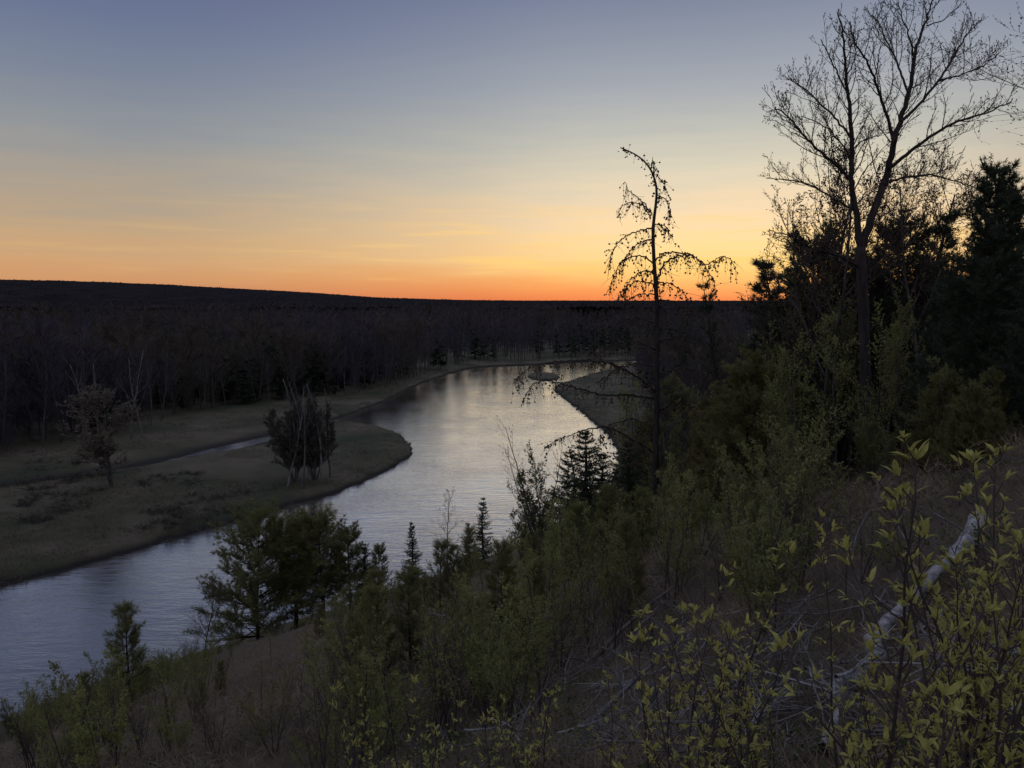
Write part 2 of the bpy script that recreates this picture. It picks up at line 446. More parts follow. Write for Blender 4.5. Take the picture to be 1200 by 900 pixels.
# ------------------------------------------------------------------ terrain, water
def spaced(parts):
    out = []
    for a, b_, n in parts: out.append(np.linspace(a, b_, n, endpoint=False))
    return np.concatenate(out + [[parts[-1][1]]])
gx = np.concatenate([-np.geomspace(7000, 420, 22), spaced([(-400, -165, 30), (-165, -60, 90), (-60, -14, 62), (-14, -5, 24), (-5, 9, 64), (9, 40, 52), (40, 130, 70), (130, 400, 46)]), np.geomspace(430, 7000, 22)])
gy = np.concatenate([[-300, -120, -60, -30], spaced([(-15, 0, 14), (0, 14, 64), (14, 40, 60), (40, 110, 90), (110, 200, 92), (200, 420, 160), (420, 700, 60), (700, 1100, 30)]), np.geomspace(1150, 7000, 50)])
GX, GY = np.meshgrid(gx, gy)
GZ = ground(GX, GY)
nx, ny = len(gx), len(gy)
mb = MB()
i = np.arange(ny - 1)[:, None] * nx + np.arange(nx - 1)[None]
mb.add(np.stack([GX, GY, GZ], -1), np.stack([i, i + 1, i + nx + 1, i + nx], -1).reshape(-1, 4))
tag(link("ground", mb.mesh("ground", GROUND)), kind='structure')
mb = MB()
mb.add([(-460, -220, 0), (330, -220, 0), (330, 760, 0), (-460, 760, 0)], [(0, 1, 2, 3)], smooth=False)
tag(link("river", mb.mesh("river", WATER)), kind='structure')

# ------------------------------------------------------------------ far woods
def unit(v): return v / (np.linalg.norm(v) + 1e-12)
def far_bare(seed, nl, nt_, twig):
    """low-detail leafless tree, about 1 unit tall"""
    r = rs(seed); m = MB()
    h = 1.0
    m.tube([(0, 0, 0), (r.normal() * .02, r.normal() * .02, .4), (r.normal() * .04, r.normal() * .04, .78), (r.normal() * .05, r.normal() * .05, 1)], [.012, .009, .005, .002], 3, 1, False)
    P = []; D = []
    for k in range(nl):
        z = r.uniform(.13, .92); a = r.uniform(0, 6.28); L = (.36 * (1.05 - z) + .10) * r.uniform(.7, 1.2)
        d = unit(np.array([math.cos(a), math.sin(a), r.uniform(.5, 1.3)]))
        p0 = np.array([0, 0, z]); p1 = p0 + d * L * .5; p2 = p1 + unit(d + [0, 0, .4]) * L * .5
        m.tube([p0, p1, p2], [.005, .0035, .001], 3, 1 if r.rand() < .3 else 0, False)
        for q in range(nt_):
            f = r.uniform(.3, 1.05)
            P.append(p0 + (p2 - p0) * f + r.normal(size=3) * .012); D.append(unit(d + r.normal(size=3) * .6 + [0, 0, .5]) * r.uniform(.05, .13))
    P = np.array(P); D = np.array(D); L = np.linalg.norm(D, axis=1)[:, None]
    A, S, Z = frames(D, r)
    m.stamp([(0, -.5, 0), (0, .5, 0), (1, 0, 0)], None, [(0, 1, 2)], P, A * L, S * twig, Z, 0)
    return m
def far_conifer(seed, n, narrow):
    r = rs(seed); m = MB()
    m.tube([(0, 0, 0), (0, 0, .5), (0, 0, 1)], [.013, .008, .002], 3, 1, False)
    z = .12 + .88 * r.rand(n) ** 1.15
    a = r.uniform(0, 6.28, n)
    L = ((1 - z) * narrow + .02) * r.uniform(.6, 1.15, n)
    D = np.stack([np.cos(a), np.sin(a), r.uniform(-.35, .25, n)], -1)
    P = np.stack([0 * z, 0 * z, z], -1)
    A, S, Z = frames(D, r, (0, 0, 1))
    m.stamp([(0.1, -.1, 0), (0.1, .1, 0), (.7, .22, .05), (1, 0, -.03), (.65, -.24, .02)], [(0, 1, 2, 4)], [(2, 3, 4)], P, A * L[:, None], S * L[:, None], Z * L[:, None], 2)
    return m
near_kinds = [far_bare(11, 27, 17, .0055), far_bare(12, 30, 16, .0055), far_bare(13, 25, 18, .005), far_conifer(14, 130, .2), far_conifer(15, 110, .26)]
far_kinds = [far_bare(21, 9, 7, .013), far_bare(22, 10, 6, .013), far_bare(23, 8, 8, .012), far_conifer(24, 46, .22), far_conifer(25, 40, .28)]
EDGE = np.array([(-210, 95), (-150, 118), (-112, 128), (-95, 140), (-88, 165), (-84, 196), (-66, 222), (-50, 234), (-41, 262), (-35, 300), (-25, 346), (-9, 358), (16, 367), (60, 394), (104, 408), (128, 440), (150, 500), (146, 560), (100, 610), (60, 650)], float)
EDGE_R = np.array([(900, 240), (300, 190), (120, 160), (62, 165), (44, 190), (41, 230), (44, 270), (54, 310), (70, 345), (118, 352), (150, 380), (196, 425), (226, 500), (226, 590), (170, 640), (120, 690)], float)
WOODS = np.vstack([EDGE, EDGE_R[::-1], [(3000, 200), (3000, 3000), (-3000, 3000), (-3000, 60)]])
FOREST_POLY = np.vstack([EDGE, [(60, 1200), (-1500, 1200), (-1500, 60)]])
FOREST_POLY_R = np.vstack([EDGE_R, [(120, 1200), (1500, 1200), (1500, 240)]])
def scatter(cell, y0, y1, seed):
    r = rs(seed)
    xs = np.arange(-820, 820, cell); ys = np.arange(y0, y1, cell)
    X, Y = np.meshgrid(xs, ys)
    X = (X + r.uniform(-.5, .5, X.shape) * cell * 1.1).ravel(); Y = (Y + r.uniform(-.5, .5, Y.shape) * cell * 1.1).ravel()
    rad = np.hypot(X, Y)
    m = (np.abs(X) < Y * .76 + 14) & (rad >= y0 if y0 > 200 else True)
    X, Y = X[m], Y[m]
    m = inside(X, Y, FOREST_POLY) | inside(X, Y, FOREST_POLY_R)
    X, Y = X[m], Y[m]
    m = river_info(X, Y) > 2.5
    return X[m], Y[m], r
def forest(mbf, kinds, X, Y, r, hscale=1.0):
    Z = ground(X, Y)
    patch = fbm(X / 70, Y / 70, 51)
    conf = r.rand(len(X)) < np.where(patch > .55, .75, .10) * np.where((Y < 260) & (X < 0), .4, 1.0)
    pick = np.where(conf, 3 + (r.rand(len(X)) < .5), r.randint(0, 3, len(X)))
    H = (15.5 + 5.5 * fbm(X / 40, Y / 40, 61) + r.normal(size=len(X)) * 2.6) * hscale
    H = np.where(conf, H * .95, H)
    H = np.where((X > 30) & (Y < 380), H * .72, H)
    for k, proto in enumerate(kinds):
        s = pick == k
        if not s.any(): continue
        V, q, tt, qm, tm = proto.arrays()
        a = r.uniform(0, 6.28, s.sum()); h = H[s]; wd = h * r.uniform(.85, 1.25, s.sum())
        ax = np.stack([np.cos(a) * wd, np.sin(a) * wd, 0 * a], -1); ay = np.stack([-np.sin(a) * wd, np.cos(a) * wd, 0 * a], -1); azv = np.stack([r.normal(size=len(a)) * .03 * h, r.normal(size=len(a)) * .03 * h, h], -1)
        O = np.stack([X[s], Y[s], Z[s] - .1], -1)
        n = len(O)
        VV = (O[:, None] + V[None, :, 0:1] * ax[:, None] + V[None, :, 1:2] * ay[:, None] + V[None, :, 2:3] * azv[:, None]).reshape(-1, 3)
        off = (np.arange(n) * len(V))[:, None, None]
        b0 = mbf.n
        mbf.v.append(VV); mbf.n += len(VV)
        brown = (fbm(O[:, 0] / 50, O[:, 1] / 50, 91) > .52)
        if len(q):
            mm = np.tile(qm, (n, 1)); mm = np.where((mm == 0) & brown[:, None], 3, mm)
            mbf.q.append((q[None] + off).reshape(-1, 4) + b0); mbf.qm.append(mm.ravel()); mbf.qs.append(np.zeros(n * len(q), bool))
        if len(tt):
            mm = np.tile(tm, (n, 1)); mm = np.where((mm == 0) & brown[:, None], 3, mm)
            mbf.t.append((tt[None] + off).reshape(-1, 3) + b0); mbf.tm.append(mm.ravel()); mbf.ts.append(np.zeros(n * len(tt), bool))
for m_ in (HAZE_TWIG, HAZE_TWIG2, FAR_NEEDLE): m_.node_tree.nodes['Principled BSDF'].inputs['Specular IOR Level'].default_value = 0
FM = [HAZE_TWIG, TWIG, FAR_NEEDLE, HAZE_TWIG2]
mbf = MB()
X, Y, r = scatter(5.4, 100, 330, 1)
m = np.hypot(X, Y) < 330
forest(mbf, near_kinds, X[m], Y[m], r)
X, Y, r = scatter(4.6, 100, 290, 3)                                     # undergrowth at the foot of the near rows
m = np.hypot(X, Y) < 290
forest(mbf, [near_kinds[0], near_kinds[1], near_kinds[2], near_kinds[0], near_kinds[3]], X[m], Y[m], r, .32)
X, Y, r = scatter(7.2, 330, 960, 2)
forest(mbf, far_kinds, X, Y, r)
tag(link("far_woods", mbf.mesh("far_woods", FM)), "wide dark leafless woods mixed with evergreens filling the valley beyond the river", "woods", kind='stuff')
# the woods beyond, seen only as a rough canopy out to the hills
r = rs(5)
naz, nr = 1500, 130
az = np.radians(np.linspace(-46, 46, naz)); rad = np.geomspace(880, 5600, nr)
AZ, RA = np.meshgrid(az, rad)
RA = RA * (1 + r.uniform(-.006, .006, RA.shape)); X = RA * np.sin(AZ); Y = RA * np.cos(AZ)
Z = ground(X, Y) + 13.5 + 7 * fbm(X / 70, Y / 140, 8) + r.uniform(-1.1, 1.1, X.shape) + np.where(r.rand(*X.shape) < .02, 3.0, 0)
mb = MB()
i = np.arange(nr - 1)[:, None] * naz + np.arange(naz - 1)[None]
mb.add(np.stack([X, Y, Z], -1), np.stack([i, i + 1, i + naz + 1, i + naz], -1).reshape(-1, 4), smooth=False)
CANOPY = leafy("far_canopy", (.013, .013, .014), (.034, .030, .031), 0, .02)
CANOPY.node_tree.nodes['Principled BSDF'].inputs['Specular IOR Level'].default_value = 0
tag(link("woods_to_horizon", mb.mesh("woods_to_horizon", CANOPY)), "dark woods reaching to the low hills on the horizon", "woods", kind='stuff')

# ------------------------------------------------------------------ plant builders
def wander(p, d, L, n, rng, jit=.12, up=.0):
    P = [np.array(p, float)]; d = unit(np.array(d, float)); D = [d]
    for k in range(n):
        d = unit(d + rng.normal(size=3) * jit + np.array([0, 0, up]))
        P.append(P[-1] + d * L / n); D.append(d)
    return np.array(P), np.array(D)
def side_dir(d, ang, rng, roll=None):
    a = unit(np.cross(d, rng.normal(size=3)) if roll is None else roll)
    return unit(d * math.cos(ang) + a * math.sin(ang))
def grow(mw, tips, p, d, L, rad, lev, par, rng):
    """a stem and, level by level, the branches on it; tips collects (point, direction) along the last twigs"""
    n = par['seg'][lev]
    P, D = wander(p, d, L, n, rng, par['jit'][lev], par['up'][lev])
    rr = rad * np.linspace(1, par['taper'], n + 1)
    mw[min(lev, len(mw) - 1)].tube(P, rr, par['sides'][lev])
    last = lev == len(par['nch'])
    if last or par.get('tips_from', 99) <= lev:
        for k in range(1, n + 1): tips.append((P[k], D[k]))
    if last: return
    m = par['nch'][lev]; f0 = par['from'][lev]
    for j in range(m):
        f = f0 + (1 - f0) * (j + rng.uniform(.1, .9)) / m
        x = f * n; i = min(int(x), n - 1); u = x - i
        q = P[i] * (1 - u) + P[i + 1] * u
        ang = par['ang'][lev] * rng.uniform(.7, 1.25)
        dd = side_dir(D[i + 1], ang, rng)
        l2 = L * par['ratio'][lev] * rng.uniform(.65, 1.2) * (1.12 - par['shape'][lev] * f)
        grow(mw, tips, q, dd, l2, max(rr[i] * par['rr'][lev], par.get('rmin', .002)), lev + 1, par, rng)
LEAF_V = [(0, 0, 0), (.3, .145, .05), (.3, 0, 0), (.3, -.145, .05), (.68, .125, .03), (.7, 0, -.03), (.68, -.125, .03), (1, 0, -.12)]
LEAF_Q = [(2, 5, 4, 1), (3, 6, 5, 2)]
LEAF_T = [(0, 2, 1), (0, 3, 2), (5, 7, 4), (6, 7, 5)]
def leaves(mb, P, D, rng, size, width=1.0, mat=0, simple=True, up=None, var=.35):
    P = np.array(P); D = np.array(D)
    if len(P) == 0: return
    A, S, Z = frames(D, rng, up)
    s = (size * (1 + rng.uniform(-var, var, len(P))))[:, None]
    if simple: mb.stamp([(0, 0, 0), (.45, .26 * width, .06), (1, 0, -.05), (.45, -.26 * width, .06)], [(0, 1, 2, 3)], None, P, A * s, S * s, Z * s, mat)
    else: mb.stamp([(x, y * width, z) for x, y, z in LEAF_V], LEAF_Q, LEAF_T, P, A * s, S * s, Z * s, mat)
def needles(mb, P, D, rng, n, length, width, spread=1.0, mat=0):
    """n thin needles around each point, leaning along its direction"""
    P = np.repeat(np.array(P), n, 0); D = np.repeat(np.array(D), n, 0)
    d = D + rng.normal(size=D.shape) * spread
    A, S, Z = frames(d, rng)
    l = (length * rng.uniform(.65, 1.15, len(P)))[:, None]
    mb.stamp([(0, -.5, 0), (0, .5, 0), (1, 0, 0)], None, [(0, 1, 2)], P + rng.normal(size=P.shape) * length * .12, A * l, S * width, Z, mat)

def bare_tree(seed, H, rad, par=None, bud=.0, mats=(BARK_GREY, TWIG), leaf=None):
    r = rs(seed)
    q = dict(seg=[9, 7, 5, 4], jit=[.07, .13, .18, .2], up=[.03, .07, .08, .06], taper=.25, sides=[7, 5, 4, 3], nch=[15, 9, 6], **{'from': [.3, .2, .15]},
             ang=[R(42), R(42), R(45)], ratio=[.42, .42, .42], shape=[.75, .5, .4], rr=[.5, .55, .6], rmin=.006)
    if par: q.update(par)
    tr, tw, cr = MB(), MB(), MB(); tips = []
    grow([tr, tr, tw, tw], tips, (0, 0, -.3), (r.normal() * .05, r.normal() * .05, 1), H, rad, 0, q, r)
    out = [('trunk', tr.mesh('bare_tree_trunk', mats[0])), ('crown', tw.mesh('bare_tree_crown', mats[1]))]
    if bud:
        P, D = zip(*tips)
        leaves(cr, P, np.array(D) + r.normal(size=(len(D), 3)) * .35, r, bud, .8)
        out.append(('leaves' if leaf else 'buds', cr.mesh('buds', leaf or BUD)))
    return out
def spruce(seed, H, base, z0=.06, dens=1.0, needle=NEEDLE_DARK, nl=.07, nw=.016, droop=.25, nn=7, whorls=22):
    r = rs(seed); tr, cr = MB(), MB()
    tr.tube([(0, 0, -.3), (0, 0, H * .35), (r.normal() * .02 * H, r.normal() * .02 * H, H * .7), (r.normal() * .02 * H, r.normal() * .02 * H, H)], [.018 * H, .014 * H, .008 * H, .002 * H], 6)
    P = []; D = []
    for k in range(whorls):
        f = (k + r.uniform(-.3, .3)) / whorls
        z = H * (z0 + (1 - z0) * f)
        for j in range(int(5 * dens + r.uniform(0, 2))):
            a = r.uniform(0, 6.28); L = base * (1.03 - f) ** .85 * r.uniform(.55, 1.15) + .06
            d = np.array([math.cos(a), math.sin(a), .35 * f - droop * (1 - f) + r.normal() * .1])
            n = 4
            B, BD = wander((0, 0, z), d, L, n, r, .07, .09)
            tr.tube(B, np.linspace(.008 * L + .006, .003, n + 1), 3)
            m = max(4, int(L / (nl * .95)))
            for q in range(m):
                x = (q + .6) / m * n; i = min(int(x), n - 1); u = x - i
                b = B[i] * (1 - u) + B[i + 1] * u
                sl = (L * .42 * (1 - q / m) + nl) * r.uniform(.4, 1)
                sd = unit(np.cross(BD[i + 1], [0, 0, 1]) * (1 if q % 2 else -1) + BD[i + 1] * .8 + [0, 0, -.1])
                c = max(1, int(sl / nl))
                for e in range(c):
                    P.append(b + sd * sl * (e + .3) / c); D.append(sd)
                P.append(b); D.append(BD[i + 1])
    needles(cr, P, D, r, nn, nl, nw, .75)
    return [('trunk', tr.mesh('spruce_trunk', BARK)), ('crown', cr.mesh('spruce_crown', needle))]
def pine(seed, H, base, z0=.12, whorls=13, per=5, needle=NEEDLE, nl=.12, nw=.016, tuft=13, twigs=7, up=.12, open_=.0, trunk_mat=BARK, top=.8, spread=.85):
    """a pine: whorls of limbs with tufts of long needles on the twigs"""
    r = rs(seed); tr, cr = MB(), MB()
    T, TD = wander((0, 0, -.3), (0, 0, 1), H + .3, 8, r, .03, .03)
    tr.tube(T, np.linspace(.017 * H, .004, 9), 6)
    P = []; D = []
    for k in range(whorls):
        f = (k + r.uniform(-.25, .25)) / whorls
        if r.rand() < open_: continue
        x = (z0 + (1 - z0) * max(f, 0)) * 8; i = min(int(x), 7); q0 = T[i] + (T[i + 1] - T[i]) * (x - i)
        a0 = r.uniform(0, 6.28)
        for j in range(per):
            a = a0 + j * 6.28 / per + r.normal() * .35
            L = base * (1.05 - f) ** top * r.uniform(.5, 1.15) + .05
            d = np.array([math.cos(a), math.sin(a), .1 + .55 * f + r.normal() * .12])
            B, BD = wander(q0, d, L, 5, r, .09, up)
            tr.tube(B, np.linspace(.011 * L + .006, .003, 6), 4)
            m = max(3, int(twigs * min(1, L / base + .3)))
            for q in range(m):
                u = .25 + .75 * (q + r.rand()) / m
                x = u * 5; i = min(int(x), 4)
                b = B[i] + (B[i + 1] - B[i]) * (x - i)
                d2 = side_dir(BD[i + 1], r.uniform(.3, .95), r); d2 = unit(d2 + [0, 0, .25])
                sl = L * .3 * r.uniform(.3, 1) + nl * .5
                tr.tube([b, b + d2 * sl * .6, b + d2 * sl + [0, 0, .06 * sl]], [.005, .004, .002], 3)
                for e in np.linspace(.35, 1, max(2, int(sl / (nl * .75)))):
                    P.append(b + d2 * sl * e); D.append(d2 + np.array([0, 0, .25]))
            P.append(B[-1]); D.append(BD[-1])
    P.append(T[-1]); D.append(TD[-1])
    needles(cr, P, D, r, tuft, nl, nw, spread)
    return [('trunk', tr.mesh('pine_trunk', trunk_mat)), ('crown', cr.mesh('pine_crown', needle))]
def sapling(seed, H, stems=1, size=.06, nl=2, leaf=LEAF_DIM, spread=.25, par=None, rad=None, per=2, bark=TWIG, tipf=1.0):
    """thin leafing stem(s) with small leaves along the twigs"""
    r = rs(seed); st, lf = MB(), MB(); tips = []
    q = dict(seg=[8, 5, 4], jit=[.06, .12, .16], up=[.05, .1, .1], taper=.2, sides=[5, 4, 3], nch=[13, 5], **{'from': [.22, .15]},
             ang=[R(42), R(40)], ratio=[.30, .42], shape=[.7, .4], rr=[.45, .6], rmin=.002, tips_from=1)
    if par: q.update(par)
    for k in range(stems):
        a = r.uniform(0, 6.28); s = spread * r.uniform(.3, 1) if stems > 1 else .06
        h = H * (1 if k == 0 else r.uniform(.55, .95))
        grow([st], tips, (math.cos(a) * .012 * stems, math.sin(a) * .012 * stems, -.15), (math.cos(a) * s, math.sin(a) * s, 1), h, (rad or .008 * H) * h / H, 0, q, r)
    P, D = zip(*tips)
    P = np.repeat(np.array(P), per, 0); D = np.repeat(np.array(D), per, 0)
    k = r.rand(len(P)) < tipf
    P, D = P[k], D[k]
    leaves(lf, P + r.normal(size=P.shape) * size * .3, D * .7 + r.normal(size=D.shape) * .6 + [0, 0, .25], r, size, 1.05)
    return [('stem', st.mesh('sapling_stem', bark)), ('leaves', lf.mesh('sapling_leaves', leaf))]
def shoot(seed, H, lean=(.0, .0), nw=16, lsize=.06, leaf=LEAF, per=5, bend=.05):
    """a near shoot: wandering stem, short spurs, each ending in a spray of fresh upright leaves"""
    r = rs(seed); st, lf = MB(), MB()
    P, D = wander((0, 0, -.1), (lean[0], lean[1], 1), H, 14, r, bend, .03)
    st.tube(P, np.linspace(.0075 * (H / 1.8) ** .5 + .002, .0018, 15), 6)
    LP = []; LD = []
    def spray(p, d, n, s=1.0):
        for e in range(n):
            a = r.uniform(0, 6.28)
            u = unit(np.cross(d, r.normal(size=3)))
            op = r.uniform(.35, 1.15)
            LP.append(p + d * r.uniform(-.012, .01)); LD.append(unit(d * math.cos(op) + u * math.sin(op) + [0, 0, .12]) * s * r.uniform(.4, 1.2))
    for k in range(nw):
        f = .25 + .75 * (k + r.uniform(.1, .9)) / nw
        x = f * 14; i = min(int(x), 13); b = P[i] + (P[i + 1] - P[i]) * (x - i)
        d = side_dir(D[i + 1], r.uniform(.6, 1.05), r)
        L = (.05 + .30 * (1.05 - f) * r.rand() ** 1.6) * H / 1.8 + .02
        B, BD = wander(b, d, L, 4, r, .16, .16)
        st.tube(B, np.linspace(.0032, .0016, 5), 4)
        spray(B[-1], BD[-1], r.randint(per - 1, per + 2), .9)
        if L > .15 * H / 1.8:
            for j in (2, 3):
                if r.rand() < .7:
                    d3 = side_dir(BD[j], .8, r); e = B[j] + d3 * .035
                    st.tube([B[j], e], [.0018, .0014], 3); spray(e, unit(d3 + [0, 0, .4]), r.randint(3, 5), .75)
    spray(P[-1], D[-1], per + 2, 1.0)
    LP = np.array(LP); LD = np.array(LD)
    s = lsize * np.linalg.norm(LD, axis=1)[:, None]
    A, S, Z = frames(LD, r, (0, 0, 1))
    curl = r.uniform(.5, 1.9, (len(LP), 1))
    lf.stamp([(x, y * r.uniform(.85, 1.1), z) for x, y, z in LEAF_V], LEAF_Q, LEAF_T, LP, A * s, S * s, -Z * s * curl, 0, True)
    return [('stem', st.mesh('shoot_stem', TWIG)), ('leaves', lf.mesh('shoot_leaves', leaf))]
def base_of(px, Y, sink=0.0):
    p = at(px, 450, Y)
    return np.array([p[0], Y, g1(p[0], Y) - sink])
def height_to(px, py, Y, base):
    return at(px, py, Y)[2] - base[2]
NATIVE = {}
def put(name, parts, native, px, Y, top, label, cat, group=None, rz=0.0, wide=1.0):
    """stand a plant on the ground Y metres ahead and scale it so that its top reaches the height the photograph gives it"""
    b = base_of(px, Y)
    s = max(.15, height_to(px, top, Y, b) / native)
    return thing(name, parts, label, cat, tuple(b), rz, (s * wide, s * wide, s), group)

# ------------------------------------------------------------------ the tall forked tree on the right
def traced_tree(Y, px_base, trunk, limbs, seed, twig_gap=11, twig_len=48, rads=None):
    pass
r = rs(101)
YT = 23.0
base = base_of(1015, YT)
pxm = YT / (cp * FPX)
def tp(pts, depth=0.0, wob=.0):
    """photograph pixels at the tree's distance, with a depth that swings out along the limb"""
    n = len(pts)
    out = []
    for k, (x, y) in enumerate(pts):
        out.append(at(x, y, YT + depth * (k / max(n - 1, 1)) ** 1.2))
    return np.array(out) - base
def resample(P, step):
    d = np.concatenate([[0], np.cumsum(np.linalg.norm(np.diff(P, axis=0), axis=1))])
    n = max(2, int(d[-1] / step) + 1); s = np.linspace(0, d[-1], n)
    Q = np.stack([np.interp(s, d, P[:, k]) for k in range(3)], -1)
    if len(Q) > 4:
        for _ in range(2): Q[1:-1] = .25 * Q[:-2] + .5 * Q[1:-1] + .25 * Q[2:]
    return Q
TRUNK = [(1017, 560), (1015, 470), (1013, 400), (1011, 340), (1008, 290)]
LIMBS = [  # (pixels, depth, radius at base, radius at tip, its name)
    ([(1008, 294), (1003, 247), (997, 213), (998, 187), (999, 157), (996, 127), (993, 100), (990, 67), (987, 33), (982, 15)], -1.0, 4.0, .5),
    ([(1008, 294), (1023, 250), (1037, 213), (1045, 183), (1048, 163), (1057, 140), (1067, 100), (1073, 60), (1080, 37), (1090, 10), (1094, -8)], .8, 4.9, .5),
    ([(1042, 197), (1055, 187), (1067, 177), (1090, 160), (1110, 147), (1137, 138), (1160, 132), (1185, 119)], -1.6, 3.2, .5),
    ([(1056, 142), (1077, 123), (1100, 95), (1120, 63), (1133, 40), (1148, 24)], 1.4, 2.6, .5),
    ([(1100, 95), (1127, 87), (1150, 79), (1171, 62)], 1.8, 1.4, .45),
    ([(1047, 167), (1042, 143), (1032, 113), (1023, 87), (1013, 67), (1000, 50), (996, 25)], -1.2, 2.8, .5),
    ([(1064, 108), (1053, 77), (1043, 57), (1033, 33), (1023, 18)], 1.5, 1.9, .45),
    ([(1072, 73), (1067, 50), (1060, 27), (1052, 3)], -.8, 1.5, .45),
    ([(995, 210), (980, 193), (963, 180), (943, 160), (927, 140), (913, 127), (902, 130)], -1.5, 2.6, .45),
    ([(998, 163), (983, 143), (967, 127), (947, 107), (933, 97), (922, 92)], 1.4, 1.9, .45),
    ([(998, 188), (987, 170), (973, 153), (957, 143), (939, 136)], .6, 1.5, .45),
    ([(994, 112), (980, 83), (970, 63), (962, 46)], -.9, 1.4, .45),
    ([(999, 175), (1013, 163), (1033, 158)], 1.6, 1.3, .45),
    ([(991, 92), (1003, 67), (1001, 38)], 1.0, 1.1, .45),
    ([(1035, 216), (1060, 208), (1090, 204), (1125, 214), (1150, 222)], 2.0, 1.9, .45),
    ([(1003, 247), (975, 232), (945, 214), (918, 210), (898, 209)], 1.2, 1.9, .45),
    ([(1010, 315), (985, 300), (955, 292), (925, 276), (902, 270)], -1.8, 1.8, .45),
    ([(1086, 30), (1106, 24), (1126, 4)], .5, 1.0, .4),
]
trunk = MB()
Q = resample(tp(TRUNK), .25)
Q = np.vstack([[Q[0] * [1, 1, 0] + [0, 0, -.4]], Q])
trunk.tube(Q, np.interp(np.linspace(0, 1, len(Q)), [0, .08, .3, 1], [10.5, 7.2, 6.3, 5.7]) * pxm, 10)
bud_p, bud_d = [], []
limb_meshes = []
twigs = MB()
for li, (pts, dep, ra, rb) in enumerate(LIMBS):
    m = MB()
    Q = resample(tp(pts, dep), .14)
    if li > 1: Q[0] = tp([pts[0]], 0)[0] if li not in (4,) else Q[0]
    n = len(Q)
    Q[1:-1] += r.normal(size=(n - 2, 3)) * .012
    ra = ra if li < 2 else ra * .7
    rr = np.linspace(1, 0, n) ** .85 * (ra - rb) * pxm + rb * pxm
    m.tube(Q, rr, 7)
    T = np.gradient(Q, axis=0); T /= np.linalg.norm(T, axis=1)[:, None]
    Ltot = n * .14
    k = 6 if li > 1 else 12
    sgn = 1
    while k < n - 1:
        f = k / n
        L = (.42 + 1.65 * (1 - f) * min(1, Ltot / 3)) * r.uniform(.5, 1.3)
        sgn = -sgn
        view = np.array([0, 1.0, 0])
        lat = unit(np.cross(T[k], view)) * sgn + r.normal(size=3) * .55
        d = unit(T[k] * .85 + unit(lat) * .75 + [0, 0, .3])
        nseg = 7
        B, BD = wander(Q[k], d, L, nseg, r, .13, .07)
        m2 = twigs
        r0 = min(rr[k] * .5, .35 * pxm + .006 * L)
        m2.tube(B, np.linspace(r0, .0042, nseg + 1), 4)
        ns = max(3, int(L / .14))
        for e in range(ns):
            g_ = .15 + .85 * (e + r.rand()) / ns
            x = g_ * nseg; i = min(int(x), nseg - 1); b = B[i] + (B[i + 1] - B[i]) * (x - i)
            d2 = side_dir(BD[i + 1], r.uniform(.5, 1.0), r); d2 = unit(d2 + [0, 0, .15])
            l2 = (.10 + .40 * L * (1 - g_)) * r.uniform(.5, 1.2)
            C, CD = wander(b, d2, l2, 4, r, .2, .1)
            m2.tube(C, np.linspace(.0055, .0036, 5), 3)
            for h_ in range(1, 5):
                if r.rand() < .62: bud_p.append(C[h_]); bud_d.append(unit(CD[h_] * .7 + r.normal(size=3) * .45 + [0, 0, .35]))
            if l2 > .22:
                for h_ in (1, 2, 3):
                    if r.rand() < .75:
                        d3 = side_dir(CD[h_], .8, r); l3 = r.uniform(.06, .18)
                        E = np.array([C[h_], C[h_] + d3 * l3 * .5, C[h_] + unit(d3 + [0, 0, .3]) * l3])
                        m2.tube(E, [.0042, .0036, .003], 3)
                        bud_p.append(E[-1]); bud_d.append(unit(d3 + [0, 0, .4]))
            bud_p.append(C[-1]); bud_d.append(CD[-1])
        bud_p.append(B[-1]); bud_d.append(BD[-1])
        k += max(1, int(r.uniform(1.0, 2.2)))
    limb_meshes.append(m.mesh('limb', BARK))
buds = MB()
bp = np.array(bud_p); bd_ = np.array(bud_d)
A, S, Z = frames(bd_, r)
s = r.uniform(.035, .09, (len(bp), 1))
buds.stamp([(0, 0, 0), (.4, .15, .0), (.4, -.08, .14), (.4, -.08, -.14), (1, 0, 0)], None, [(0, 1, 2), (0, 2, 3), (0, 3, 1), (4, 2, 1), (4, 3, 2), (4, 1, 3)], bp, A * s, S * s, Z * s)
thing('bare_tree', [('trunk', trunk.mesh('trunk', BARK), [('limb', m) for m in limb_meshes]), ('crown', twigs.mesh('crown', TWIG)), ('buds', buds.mesh('buds', BUD))],
      "tall leafless tree forking into two main stems with swelling buds, highest in the picture", 'tree', tuple(base))

